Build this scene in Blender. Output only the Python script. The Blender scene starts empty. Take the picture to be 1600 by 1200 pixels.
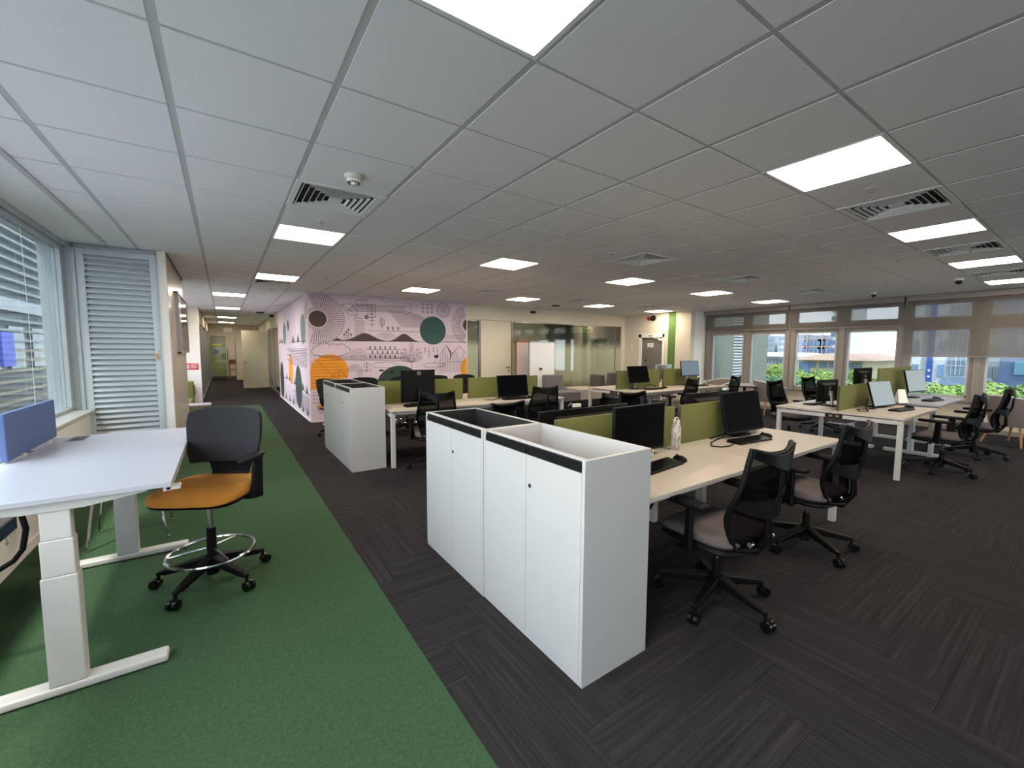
import bpy, bmesh, math, random
from mathutils import Vector, Matrix

random.seed(7)
PI = math.pi
SC = bpy.context.scene
COL = SC.collection

# ------------------------------------------------------------------ camera
F_PX, PITCH, YAW, ROLL = 655.35, -.0812, -.6013, .0047
cam_d = bpy.data.cameras.new('camera')
cam_d.sensor_width = 36.0
cam_d.lens = F_PX / 1600 * 36.0
cam_d.clip_start = .05
cam_d.clip_end = 600
cam = bpy.data.objects.new('camera', cam_d)
COL.objects.link(cam)
cyw, syw, cpt, spt = math.cos(YAW), math.sin(YAW), math.cos(PITCH), math.sin(PITCH)
FW = Vector((-syw * cpt, cyw * cpt, spt))
R0 = Vector((cyw, syw, 0)); U0 = R0.cross(FW)
RT = math.cos(ROLL) * R0 + math.sin(ROLL) * U0
UP = -math.sin(ROLL) * R0 + math.cos(ROLL) * U0
cam.matrix_world = Matrix(((RT.x, UP.x, -FW.x, 0), (RT.y, UP.y, -FW.y, 0), (RT.z, UP.z, -FW.z, 1.5), (0, 0, 0, 1)))
SC.camera = cam

# ------------------------------------------------------------------ light
SKY = 5.4
SUN = 4.0
PANEL = 19.0
SC.view_settings.view_transform = 'Standard'
SC.view_settings.look = 'None'
SC.view_settings.gamma = 1.0
SC.view_settings.use_curve_mapping = False
SC.view_settings.exposure = 0.75
world = bpy.data.worlds.new('overcast_sky')
SC.world = world
world.use_nodes = True
wn = world.node_tree; wn.nodes.clear()
wo = wn.nodes.new('ShaderNodeOutputWorld'); wb = wn.nodes.new('ShaderNodeBackground')
wt = wn.nodes.new('ShaderNodeTexCoord'); wx = wn.nodes.new('ShaderNodeSeparateXYZ')
wr = wn.nodes.new('ShaderNodeValToRGB')
wr.color_ramp.elements[0].position = .0; wr.color_ramp.elements[0].color = (.88, .94, 1.0, 1)
wr.color_ramp.elements[1].position = .6; wr.color_ramp.elements[1].color = (.74, .86, 1.0, 1)
wn.links.new(wt.outputs['Generated'], wx.inputs[0]); wn.links.new(wx.outputs['Z'], wr.inputs[0])
wn.links.new(wr.outputs[0], wb.inputs[0]); wn.links.new(wb.outputs[0], wo.inputs[0])
wb.inputs[1].default_value = SKY
sun_d = bpy.data.lights.new('sun', 'SUN'); sun_d.energy = SUN; sun_d.angle = math.radians(6); sun_d.color = (1, .95, .85)
sun = bpy.data.objects.new('sun', sun_d); COL.objects.link(sun)
sun.location = (20, -20, 40)
sun.rotation_euler = (Vector((.35, .45, -1.0))).to_track_quat('-Z', 'Y').to_euler()

# ------------------------------------------------------------------ materials
def lin(c):
    return tuple(((x / 255) / 12.92 if x / 255 <= .04045 else ((x / 255 + .055) / 1.055) ** 2.4) for x in c)
MATS = {}
def mat(name, rgb, rough=.5, metal=0.0, var=.0, scale=40.0, bump=.0, spec=.5, coat=0.0, sheen=0.0):
    """principled surface with fine procedural colour variation and relief"""
    m = bpy.data.materials.new(name); m.use_nodes = True
    t = m.node_tree; b = t.nodes['Principled BSDF']
    c = lin(rgb)
    b.inputs['Base Color'].default_value = (*c, 1)
    b.inputs['Roughness'].default_value = rough
    b.inputs['Metallic'].default_value = metal
    b.inputs['Specular IOR Level'].default_value = spec
    if coat: b.inputs['Coat Weight'].default_value = coat
    if sheen: b.inputs['Sheen Weight'].default_value = sheen
    if var or bump:
        tc = t.nodes.new('ShaderNodeTexCoord'); nz = t.nodes.new('ShaderNodeTexNoise')
        nz.inputs['Scale'].default_value = scale; nz.inputs['Detail'].default_value = 4
        t.links.new(tc.outputs['Object'], nz.inputs['Vector'])
        if var:
            mx = t.nodes.new('ShaderNodeMix'); mx.data_type = 'RGBA'
            mx.inputs[6].default_value = (*[x * (1 - var) for x in c], 1)
            mx.inputs[7].default_value = (*[min(1, x * (1 + var)) for x in c], 1)
            t.links.new(nz.outputs['Fac'], mx.inputs[0]); t.links.new(mx.outputs[2], b.inputs['Base Color'])
        if bump:
            bp = t.nodes.new('ShaderNodeBump'); bp.inputs['Strength'].default_value = bump
            bp.inputs['Distance'].default_value = .002
            t.links.new(nz.outputs['Fac'], bp.inputs['Height']); t.links.new(bp.outputs[0], b.inputs['Normal'])
    MATS[name] = m
    return m
def emit(name, rgb, s):
    m = bpy.data.materials.new(name); m.use_nodes = True
    t = m.node_tree; t.nodes.clear()
    o = t.nodes.new('ShaderNodeOutputMaterial'); e = t.nodes.new('ShaderNodeEmission')
    e.inputs[0].default_value = (*rgb, 1); e.inputs[1].default_value = s
    t.links.new(e.outputs[0], o.inputs[0]); MATS[name] = m
    return m
def glass(name, tint=(.96, .965, .965), gl=1.0, ior=1.5):
    m = bpy.data.materials.new(name); m.use_nodes = True
    t = m.node_tree; t.nodes.clear()
    o = t.nodes.new('ShaderNodeOutputMaterial'); mx = t.nodes.new('ShaderNodeMixShader')
    tr = t.nodes.new('ShaderNodeBsdfTransparent'); g = t.nodes.new('ShaderNodeBsdfGlossy')
    fr = t.nodes.new('ShaderNodeFresnel'); fr.inputs[0].default_value = ior
    mu = t.nodes.new('ShaderNodeMath'); mu.operation = 'MULTIPLY'; mu.inputs[1].default_value = gl; mu.use_clamp = True
    tr.inputs[0].default_value = (*tint, 1); g.inputs['Roughness'].default_value = .01
    ge = t.nodes.new('ShaderNodeNewGeometry'); nb = t.nodes.new('ShaderNodeMath'); nb.operation = 'SUBTRACT'; nb.inputs[0].default_value = 1; m2 = t.nodes.new('ShaderNodeMath'); m2.operation = 'MULTIPLY'
    t.links.new(ge.outputs['Backfacing'], nb.inputs[1])   # reflect on entering the pane only
    t.links.new(fr.outputs[0], mu.inputs[0]); t.links.new(mu.outputs[0], m2.inputs[0]); t.links.new(nb.outputs[0], m2.inputs[1]); t.links.new(m2.outputs[0], mx.inputs[0])
    t.links.new(tr.outputs[0], mx.inputs[1]); t.links.new(g.outputs[0], mx.inputs[2]); t.links.new(mx.outputs[0], o.inputs[0])
    MATS[name] = m
    return m
def see_through(name, rgb, clear, translucent=.3):
    """woven cloth or mesh: some light passes straight through its holes"""
    m = bpy.data.materials.new(name); m.use_nodes = True
    t = m.node_tree; t.nodes.clear(); c = (*lin(rgb), 1)
    o = t.nodes.new('ShaderNodeOutputMaterial'); mx = t.nodes.new('ShaderNodeMixShader'); m2 = t.nodes.new('ShaderNodeMixShader')
    tr = t.nodes.new('ShaderNodeBsdfTransparent'); d = t.nodes.new('ShaderNodeBsdfDiffuse'); l = t.nodes.new('ShaderNodeBsdfTranslucent')
    d.inputs[0].default_value = c; l.inputs[0].default_value = c
    m2.inputs[0].default_value = translucent; mx.inputs[0].default_value = clear
    t.links.new(d.outputs[0], m2.inputs[1]); t.links.new(l.outputs[0], m2.inputs[2])
    t.links.new(m2.outputs[0], mx.inputs[1]); t.links.new(tr.outputs[0], mx.inputs[2]); t.links.new(mx.outputs[0], o.inputs[0])
    MATS[name] = m
    return m

mat('wall_paint', (228, 224, 218), .75, var=.03, scale=3)
mat('wall_cream', (208, 198, 180), .75, var=.03, scale=3)
mat('alcove_panel', (176, 166, 155), .28, var=.04, scale=3)
mat('ceiling_white', (240, 238, 240), .9, var=.05, scale=90, bump=.25)
mat('ceiling_bar', (196, 196, 195), .6)
mat('plaster', (236, 236, 236), .85, var=.02, scale=5)
mat('white_metal', (188, 186, 181), .4, var=.02, scale=8)
mat('white_laminate', (174, 172, 169), .35, var=.015, scale=6)
mat('desk_white', (164, 165, 172), .32, var=.015, scale=6)
mat('desk_top', (188, 178, 166), .4, var=.03, scale=5)
mat('desk_edge', (196, 182, 166), .5)
mat('black_plastic', (11, 11, 12), .5, spec=.15)
mat('satin_black', (9, 9, 10), .32, spec=.35)
mat('black_fabric', (17, 17, 19), .9, var=.2, scale=300, bump=.4)
mat('liner_black', (26, 24, 24), .8)
mat('grey_fabric', (84, 76, 76), .95, var=.12, scale=260, bump=.4)
mat('sofa_fabric', (112, 110, 114), .95, var=.1, scale=200, bump=.4)
mat('sofa_dark', (84, 78, 78), .95, var=.1, scale=200, bump=.4)
mat('ottoman_cloth', (178, 168, 156), .95, var=.06, scale=200, bump=.3)
mat('mustard_fabric', (172, 114, 38), .95, var=.12, scale=300, bump=.4)
mat('olive_felt', (100, 103, 52), .95, var=.08, scale=220, bump=.3)
mat('olive_side', (72, 62, 44), .9)
mat('blue_felt', (78, 96, 138), .95, var=.06, scale=220, bump=.3)
mat('navy_felt', (38, 58, 84), .95, var=.06, scale=220)
mat('chrome', (215, 215, 218), .12, metal=1.0)
mat('steel', (150, 148, 146), .35, metal=1.0)
mat('brass', (170, 140, 90), .35, metal=1.0)
mat('screen_glass', (7, 7, 8), .4, spec=.02)
mat('screen_sheen', (34, 37, 42), .16, spec=.8)
mat('monitor_back', (14, 13, 13), .5, spec=.15)
mat('silver', (176, 178, 180), .3, metal=.8)
mat('louvre_paint', (190, 197, 201), .45, var=.02, scale=5)
mat('frame_grey', (176, 183, 186), .4, var=.02, scale=5)
mat('frame_taupe', (136, 128, 119), .5, var=.03, scale=6)
mat('sill_stone', (150, 142, 132), .6, var=.05, scale=20)
mat('vent_white', (236, 236, 234), .5)
mat('vent_dark', (28, 28, 30), .8)
mat('plastic_white', (222, 220, 212), .45)
mat('plastic_cream', (206, 200, 182), .5)
mat('door_cream', (210, 200, 180), .5, var=.015, scale=5)
mat('door_grey', (108, 106, 98), .5, var=.03, scale=6)
mat('green_paint', (84, 114, 54), .8, var=.05, scale=9)
mat('mural_base', (214, 196, 208), .75, var=.015, scale=4)
mat('mural_line', (82, 68, 82), .8)
mat('mural_brown', (76, 64, 58), .8, var=.03, scale=8)
mat('mural_teal', (50, 88, 84), .8, var=.04, scale=8)
mat('mural_sage', (110, 134, 126), .8, var=.03, scale=8)
mat('mural_deep', (46, 66, 56), .8, var=.03, scale=8)
mat('mural_orange', (232, 150, 40), .8, var=.03, scale=8)
mat('mural_orange_line', (168, 100, 20), .8)
mat('mural_teal_line', (34, 64, 64), .8)
mat('board_white', (226, 226, 228), .2)
mat('board_pink', (206, 190, 190), .7)
mat('wood_frame', (150, 96, 66), .5, var=.15, scale=14)
mat('wood_leg', (176, 124, 80), .5, var=.15, scale=14)
mat('tub_cloth', (120, 112, 106), .95, var=.08, scale=200, bump=.3)
mat('tub_shell', (196, 196, 198), .5)
mat('red_sign', (196, 26, 44), .5)
mat('red_gloss', (170, 24, 26), .3)
mat('yellow_sign', (206, 190, 30), .5)
mat('sticker_blue', (110, 124, 150), .6)
mat('paper', (228, 226, 220), .8)
mat('ink', (70, 70, 74), .8)
mat('picture_dark', (52, 44, 42), .1, var=.3, scale=9)
mat('picture_pale', (128, 120, 114), .2, var=.2, scale=9)
mat('concrete', (118, 120, 112), .9, var=.14, scale=1.4, bump=.3)
mat('facade_white', (190, 192, 196), .8, var=.03, scale=.6)
mat('facade_cream', (178, 168, 136), .8, var=.04, scale=.5)
mat('facade_grey', (146, 154, 162), .8, var=.06, scale=.4)
mat('facade_blue', (104, 134, 172), .5, var=.2, scale=.6)
mat('facade_dark', (74, 94, 126), .4, var=.25, scale=.7)
mat('facade_teal', (84, 126, 150), .4, var=.2, scale=.5)
mat('window_far', (112, 130, 150), .2, var=.15, scale=.6)
mat('roof_tile', (150, 122, 108), .8, var=.08, scale=2)
mat('roof_pale', (180, 178, 178), .8)
mat('roof_dark', (84, 98, 118), .8, var=.1, scale=1)
mat('sign_navy', (40, 76, 150), .5)
mat('crane_red', (190, 156, 150), .6)
mat('street', (128, 130, 124), .9, var=.1, scale=.2)
mat('bark', (96, 78, 60), .9, var=.2, scale=8)
mat('leaf_light', (128, 152, 74), .7, var=.35, scale=1.3)
mat('leaf_mid', (82, 120, 76), .7, var=.35, scale=1.3)
mat('louvre_tan', (172, 158, 134), .7, var=.04, scale=.8)
mat('louvre_steel', (150, 156, 158), .6, var=.04, scale=.8)
mat('sign_blue', (50, 76, 220), .5)
mat('void', (30, 28, 27), .9)
glass('clear_glass')
glass('tinted_glass', (.56, .585, .58), .8)
glass('left_glass', (.52, .55, .55), 1.3)
glass('partition_glass', (.62, .68, .60), 2.2)
see_through('chair_mesh', (12, 12, 13), .07, .2)
see_through('blind_cloth', (138, 132, 124), .44, .3)
emit('panel_light', (1.0, .85, .66), PANEL)
emit('reflection_glow_pale', (.60, .69, .70), .42)  # even glow in place of the pale reflection on the island screens
emit('reflection_glow_dim', (.42, .56, .66), .26)  # weaker glow painted as the bluish reflection on the far desk screen
# small marble veins on the bottle
bm_ = mat('bottle_marble', (206, 200, 192), .35)
t_ = bm_.node_tree; w_ = t_.nodes.new('ShaderNodeTexNoise'); r_ = t_.nodes.new('ShaderNodeValToRGB'); c_ = t_.nodes.new('ShaderNodeTexCoord')
mp_ = t_.nodes.new('ShaderNodeMapping'); mp_.inputs['Scale'].default_value = (40, 40, 9)
w_.inputs['Scale'].default_value = 1.2; w_.inputs['Detail'].default_value = 6; w_.inputs['Distortion'].default_value = 1.5
r_.color_ramp.elements[0].position = .42; r_.color_ramp.elements[0].color = (*lin((128, 118, 110)), 1)
r_.color_ramp.elements[1].position = .52; r_.color_ramp.elements[1].color = (*lin((196, 189, 180)), 1)
t_.links.new(c_.outputs['Object'], mp_.inputs[0]); t_.links.new(mp_.outputs[0], w_.inputs['Vector'])
t_.links.new(w_.outputs['Fac'], r_.inputs[0]); t_.links.new(r_.outputs[0], t_.nodes['Principled BSDF'].inputs['Base Color'])

def carpet(name, c0, c1, c2, vec, scl, randomise):
    m = bpy.data.materials.new(name); m.use_nodes = True
    t = m.node_tree; b = t.nodes['Principled BSDF']; b.inputs['Roughness'].default_value = .95
    b.inputs['Specular IOR Level'].default_value = .15
    tc = t.nodes.new('ShaderNodeTexCoord'); mp = t.nodes.new('ShaderNodeMapping'); mp.inputs['Scale'].default_value = scl
    nz = t.nodes.new('ShaderNodeTexNoise'); nz.inputs['Scale'].default_value = 1; nz.inputs['Detail'].default_value = 3
    n2 = t.nodes.new('ShaderNodeTexNoise'); n2.inputs['Scale'].default_value = 220; n2.inputs['Detail'].default_value = 2
    r = t.nodes.new('ShaderNodeValToRGB'); e = r.color_ramp.elements
    e[0].position = .3; e[0].color = (*lin(c0), 1); e[1].position = .72; e[1].color = (*lin(c2), 1)
    k = r.color_ramp.elements.new(.5); k.color = (*lin(c1), 1)
    t.links.new(tc.outputs[vec], mp.inputs[0]); t.links.new(tc.outputs['Object'], n2.inputs['Vector'])
    src = mp.outputs[0]
    if randomise:
        oi = t.nodes.new('ShaderNodeObjectInfo'); va = t.nodes.new('ShaderNodeVectorMath'); va.operation = 'ADD'
        ml = t.nodes.new('ShaderNodeMath'); ml.operation = 'MULTIPLY'; ml.inputs[1].default_value = 57
        t.links.new(oi.outputs['Random'], ml.inputs[0]); t.links.new(mp.outputs[0], va.inputs[0]); t.links.new(ml.outputs[0], va.inputs[1])
        src = va.outputs[0]
    t.links.new(src, nz.inputs['Vector'])
    ad = t.nodes.new('ShaderNodeMix'); ad.data_type = 'FLOAT'; ad.inputs[0].default_value = .35
    t.links.new(nz.outputs['Fac'], ad.inputs[2]); t.links.new(n2.outputs['Fac'], ad.inputs[3])
    t.links.new(ad.outputs[0], r.inputs[0]); t.links.new(r.outputs[0], b.inputs['Base Color'])
    bp = t.nodes.new('ShaderNodeBump'); bp.inputs['Strength'].default_value = .5; bp.inputs['Distance'].default_value = .003
    t.links.new(n2.outputs['Fac'], bp.inputs['Height']); t.links.new(bp.outputs[0], b.inputs['Normal'])
    MATS[name] = m
carpet('carpet_plank', (29, 27, 28), (41, 38, 39), (57, 53, 53), 'UV', (70, 1.6, 1), True)
carpet('carpet_green', (46, 68, 46), (54, 78, 53), (65, 91, 63), 'Object', (60, 60, 60), False)
# frosted film: clear above, pale film through the middle, thinning out again near the floor
def frosted(name, zt0, zt1, zb0, zb1, rgb, tint):
    m = bpy.data.materials.new(name); m.use_nodes = True
    t = m.node_tree; t.nodes.clear(); L = t.links.new; N = t.nodes.new
    o = N('ShaderNodeOutputMaterial'); mx = N('ShaderNodeMixShader'); tr = N('ShaderNodeBsdfTransparent'); tr.inputs[0].default_value = (*tint, 1)
    g = N('ShaderNodeBsdfGlossy'); g.inputs['Roughness'].default_value = .02; fr = N('ShaderNodeFresnel')
    mu = N('ShaderNodeMath'); mu.operation = 'MULTIPLY'; mu.inputs[1].default_value = 4.0; mu.use_clamp = True
    d = N('ShaderNodeBsdfDiffuse'); d.inputs[0].default_value = (*lin(rgb), 1); tl = N('ShaderNodeBsdfTranslucent'); tl.inputs[0].default_value = (*lin(rgb), 1)
    m2 = N('ShaderNodeMixShader'); m2.inputs[0].default_value = .4; m3 = N('ShaderNodeMixShader')
    tc = N('ShaderNodeTexCoord'); sx = N('ShaderNodeSeparateXYZ')
    a = N('ShaderNodeMapRange'); a.interpolation_type = 'SMOOTHSTEP'; a.inputs[1].default_value = zt1; a.inputs[2].default_value = zt0
    c = N('ShaderNodeMapRange'); c.interpolation_type = 'SMOOTHSTEP'; c.inputs[1].default_value = zb0; c.inputs[2].default_value = zb1
    p = N('ShaderNodeMath'); p.operation = 'MULTIPLY'; p2 = N('ShaderNodeMath'); p2.operation = 'MULTIPLY'; p2.inputs[1].default_value = .93
    L(tc.outputs['Object'], sx.inputs[0]); L(sx.outputs['Z'], a.inputs[0]); L(sx.outputs['Z'], c.inputs[0])
    L(a.outputs[0], p.inputs[0]); L(c.outputs[0], p.inputs[1]); L(p.outputs[0], p2.inputs[0])
    L(d.outputs[0], m2.inputs[1]); L(tl.outputs[0], m2.inputs[2])
    L(tr.outputs[0], m3.inputs[1]); L(m2.outputs[0], m3.inputs[2]); L(p2.outputs[0], m3.inputs[0])
    ge = N('ShaderNodeNewGeometry'); nb = N('ShaderNodeMath'); nb.operation = 'SUBTRACT'; nb.inputs[0].default_value = 1; mb = N('ShaderNodeMath'); mb.operation = 'MULTIPLY'
    L(ge.outputs['Backfacing'], nb.inputs[1]); L(fr.outputs[0], mu.inputs[0]); L(mu.outputs[0], mb.inputs[0]); L(nb.outputs[0], mb.inputs[1]); L(mb.outputs[0], mx.inputs[0]); L(m3.outputs[0], mx.inputs[1]); L(g.outputs[0], mx.inputs[2]); L(mx.outputs[0], o.inputs[0])
    MATS[name] = m
frosted('frosted_glass', 1.45, 1.8, .15, .8, (212, 218, 190), (.70, .75, .68))
frosted('frosted_door', 1.55, 1.75, .1, .6, (168, 178, 128), (.66, .72, .64))

# ------------------------------------------------------------------ mesh helpers
class MB:
    def __init__(s): s.v = []; s.f = []; s.M = Matrix.Identity(4); s.uv = None
    def at(s, x=0, y=0, z=0, rz=0, rx=0, ry=0):
        s.M = Matrix.Translation((x, y, z)) @ Matrix.Rotation(rz, 4, 'Z') @ Matrix.Rotation(ry, 4, 'Y') @ Matrix.Rotation(rx, 4, 'X'); return s
    def add(s, vs, fs):
        n = len(s.v); s.v += [tuple(s.M @ Vector(v)) for v in vs]; s.f += [tuple(i + n for i in f) for f in fs]; return s
    def box(s, x0, x1, y0, y1, z0, z1):
        return s.add([(x0, y0, z0), (x1, y0, z0), (x1, y1, z0), (x0, y1, z0), (x0, y0, z1), (x1, y0, z1), (x1, y1, z1), (x0, y1, z1)],
                     [(0, 3, 2, 1), (4, 5, 6, 7), (0, 1, 5, 4), (1, 2, 6, 5), (2, 3, 7, 6), (3, 0, 4, 7)])
    def loft(s, rings, cap=True, closed=True):
        n = len(rings[0]); vs = [p for r in rings for p in r]; fs = []
        for k in range(len(rings) - 1):
            for i in range(n if closed else n - 1):
                j = (i + 1) % n
                fs.append((k * n + i, k * n + j, (k + 1) * n + j, (k + 1) * n + i))
        if cap and closed:
            fs.append(tuple(reversed(range(n)))); fs.append(tuple((len(rings) - 1) * n + i for i in range(n)))
        return s.add(vs, fs)
    def bar(s, p0, p1, w0, h0, w1=None, h1=None):
        """tapered rectangular bar between two points"""
        w1 = w0 if w1 is None else w1; h1 = h0 if h1 is None else h1
        p0, p1 = Vector(p0), Vector(p1); d = (p1 - p0).normalized()
        a = d.cross(Vector((0, 0, 1)))
        a = Vector((1, 0, 0)) if a.length < 1e-4 else a.normalized(); b = a.cross(d)
        return s.loft([[p + a * w * i + b * h * j for i, j in ((-.5, -.5), (.5, -.5), (.5, .5), (-.5, .5))] for p, w, h in ((p0, w0, h0), (p1, w1, h1))])
    def tube(s, pts, r, n=8, closed=False, flat=1.0):
        pts = [Vector(p) for p in pts]; m = len(pts); rings = []; ref = None
        for i, p in enumerate(pts):
            if closed: d = (pts[(i + 1) % m] - pts[i - 1]).normalized()
            else: d = (pts[min(i + 1, m - 1)] - pts[max(i - 1, 0)]).normalized()
            if ref is None:
                ref = Vector((0, 0, 1)) if abs(d.z) < .9 else Vector((0, 1, 0))
            a = d.cross(ref)
            if a.length < 1e-4: a = d.orthogonal()
            a.normalize(); b = a.cross(d).normalized(); ref = b
            rr = r[i] if isinstance(r, (list, tuple)) else r
            rings.append([p + a * rr * math.cos(2 * PI * k / n) + b * rr * flat * math.sin(2 * PI * k / n) for k in range(n)])
        if closed: return s.loft(rings + [rings[0]], cap=False)
        return s.loft(rings)
    def cyl(s, x, y, z0, z1, r0, r1=None, n=16):
        r1 = r0 if r1 is None else r1
        return s.loft([[(x + r * math.cos(2 * PI * k / n), y + r * math.sin(2 * PI * k / n), z) for k in range(n)] for r, z in ((r0, z0), (r1, z1))])
    def lathe(s, prof, n=20, x=0, y=0):
        return s.loft([[(x + r * math.cos(2 * PI * k / n), y + r * math.sin(2 * PI * k / n), z) for k in range(n)] for r, z in prof])
    def disc(s, c, ax, r, t, n=14):
        """short cylinder with its axis along ax"""
        c = Vector(c); ax = Vector(ax).normalized()
        return s.tube([c - ax * t / 2, c + ax * t / 2], r, n)
    def prism(s, poly, z0, z1):
        return s.loft([[(x, y, z) for x, y in poly] for z in (z0, z1)])
    def build(s, name, m, parent=None, smooth=False, bevel=0, seg=2, angle=40):
        me = bpy.data.meshes.new(name); me.from_pydata(s.v, [], s.f); me.validate()
        bmh = bmesh.new(); bmh.from_mesh(me); bmesh.ops.recalc_face_normals(bmh, faces=bmh.faces); bmh.to_mesh(me); bmh.free()
        return link(name, me, m, parent, smooth, bevel, seg, angle)
def link(name, me, m, parent=None, smooth=False, bevel=0, seg=2, angle=40):
    o = bpy.data.objects.new(name, me); COL.objects.link(o)
    if m is not None and not me.materials: me.materials.append(MATS[m] if isinstance(m, str) else m)
    if smooth:
        me.shade_smooth(); me.set_sharp_from_angle(angle=math.radians(angle))
    if bevel:
        b = o.modifiers.new('edge', 'BEVEL'); b.width = bevel; b.segments = seg; b.limit_method = 'ANGLE'; b.angle_limit = math.radians(40)
    if parent is not None: o.parent = parent
    return o
def tag(o, label, cat, group=None):
    o['label'] = label; o['category'] = cat
    if group: o['group'] = group
    return o
def thing(name, label, cat, loc=(0, 0, 0), rz=0, group=None):
    o = bpy.data.objects.new(name, None); COL.objects.link(o); o.location = loc; o.rotation_euler = (0, 0, rz); o.empty_display_size = .1
    return tag(o, label, cat, group)
def struct(o):
    o['kind'] = 'structure'; return o
def sempty(name, loc=(0, 0, 0), rz=0):
    o = bpy.data.objects.new(name, None); COL.objects.link(o); o.location = loc; o.rotation_euler = (0, 0, rz); o.empty_display_size = .1
    return struct(o)
def dup(root, label, loc, rz=None, group=None):
    def rec(o, par):
        c = o.copy(); COL.objects.link(c)
        if par is not None: c.parent = par
        for ch in o.children: rec(ch, c)
        return c
    r = rec(root, None); r.location = loc
    if rz is not None: r.rotation_euler = (0, 0, rz)
    r['label'] = label
    if group: r['group'] = group
    return r
def B(x0, x1, y0, y1, z0, z1): return MB().box(x0, x1, y0, y1, z0, z1)
def sq(w, d, z, e=4.0, n=28, cx=0, cy=0):
    """superellipse ring"""
    r = []
    for k in range(n):
        a = 2 * PI * k / n; c, s_ = math.cos(a), math.sin(a)
        r.append((cx + w / 2 * math.copysign(abs(c) ** (2 / e), c), cy + d / 2 * math.copysign(abs(s_) ** (2 / e), s_), z))
    return r

# ------------------------------------------------------------------ room shell
CE, XW, YB, XG, YW, YR = 2.624, 11.6, 9.3, 10.85, 6.95, -5.0
XS = 1.42          # face of the mural's corridor side
floor = struct(B(-4, 13, YR - .2, 30, -.3, -.006).build('floor', 'void'))
green = MB()
green.box(-1.25, .752, YR, 13.1, -.006, 0)
g = green.build('green_carpet', 'carpet_green', floor); g['label'] = 'green carpet strip along the window side'

# carpet planks laid in herringbone
PW, PL = .25, 1.0
def plank_mesh(w, l, name='plank'):
    me = bpy.data.meshes.new(name); e = .0006; h = .006
    vs = [(-w / 2 + e, -l / 2 + e), (w / 2 - e, -l / 2 + e), (w / 2 - e, l / 2 - e), (-w / 2 + e, l / 2 - e)]
    me.from_pydata([(x, y, -h) for x, y in vs] + [(x, y, 0) for x, y in vs], [], [(4, 5, 6, 7), (0, 1, 5, 4), (1, 2, 6, 5), (2, 3, 7, 6), (3, 0, 4, 7)])
    uv = me.uv_layers.new(name='UVMap')
    for lp in me.loops: co = me.vertices[lp.vertex_index].co; uv.data[lp.index].uv = (co.x, co.y)
    me.materials.append(MATS['carpet_plank']); return me
AREAS = [(.752, XW, YR, YW), (.752, XG, YW, YB), (.752, XS, YB, 13.1), (-.54, XS, 13.1, 25.5)]
full = plank_mesh(PW, PL)
planks = []
def put(x0, x1, y0, y1, horiz):
    for ax0, ax1, ay0, ay1 in AREAS:
        a0, a1, b0, b1 = max(x0, ax0), min(x1, ax1), max(y0, ay0), min(y1, ay1)
        if a1 - a0 > .004 and b1 - b0 > .004: planks.append((a0, a1, b0, b1, horiz))
OX, OY = .62, .35
for r in range(-14, 104):
    y = OY + r * PW
    for m in range(-14, 10):
        x = OX + (r + 8 * m) * PW
        put(x, x + PL, y, y + PW, True)
for c in range(-8, 48):
    x = OX + c * PW
    for m in range(-10, 16):
        y = OY + (c - 7 + 8 * m) * PW
        put(x, x + PW, y, y + PL, False)
def infront(x, y, z, margin=1.25):
    d = Vector((x, y, z)) - Vector((0, 0, 1.5)); w = d.dot(FW)
    if w < .2: return False
    return abs(d.dot(RT) / w) < 800 / F_PX * margin and abs(d.dot(UP) / w) < 600 / F_PX * margin
def rank(cx, cy, z): return (0 if infront(cx, cy, z) else 1, math.hypot(cx, cy))
planks.sort(key=lambda p: rank((p[0] + p[1]) / 2, (p[2] + p[3]) / 2, 0))
rest_v, rest_f, rest_uv = [], [], []
for k, (x0, x1, y0, y1, hz) in enumerate(planks):
    w, l = ((y1 - y0), (x1 - x0)) if hz else ((x1 - x0), (y1 - y0))
    cx, cy = (x0 + x1) / 2, (y0 + y1) / 2
    if k < 300:
        me = full if abs(w - PW) < 1e-6 and abs(l - PL) < 1e-6 else plank_mesh(w, l)
        o = bpy.data.objects.new('carpet_plank', me); COL.objects.link(o); o.parent = floor; o.location = (cx, cy, 0)
        if hz: o.rotation_euler = (0, 0, -PI / 2)
    else:
        n = len(rest_v); e = .0006; ru, rv = random.random() * 40, random.random() * 40
        rest_v += [(x0 + e, y0 + e, 0), (x1 - e, y0 + e, 0), (x1 - e, y1 - e, 0), (x0 + e, y1 - e, 0)]
        rest_f.append((n, n + 1, n + 2, n + 3))
        rest_uv += [((v[1] if hz else v[0]) + ru, (v[0] if hz else v[1]) + rv) for v in rest_v[-4:]]
me = bpy.data.meshes.new('far_planks'); me.from_pydata(rest_v, [], rest_f); uv = me.uv_layers.new(name='UVMap')
for lp in me.loops: uv.data[lp.index].uv = rest_uv[lp.vertex_index]
o = link('far_carpet_planks', me, 'carpet_plank', floor); o['kind'] = 'stuff'

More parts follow.
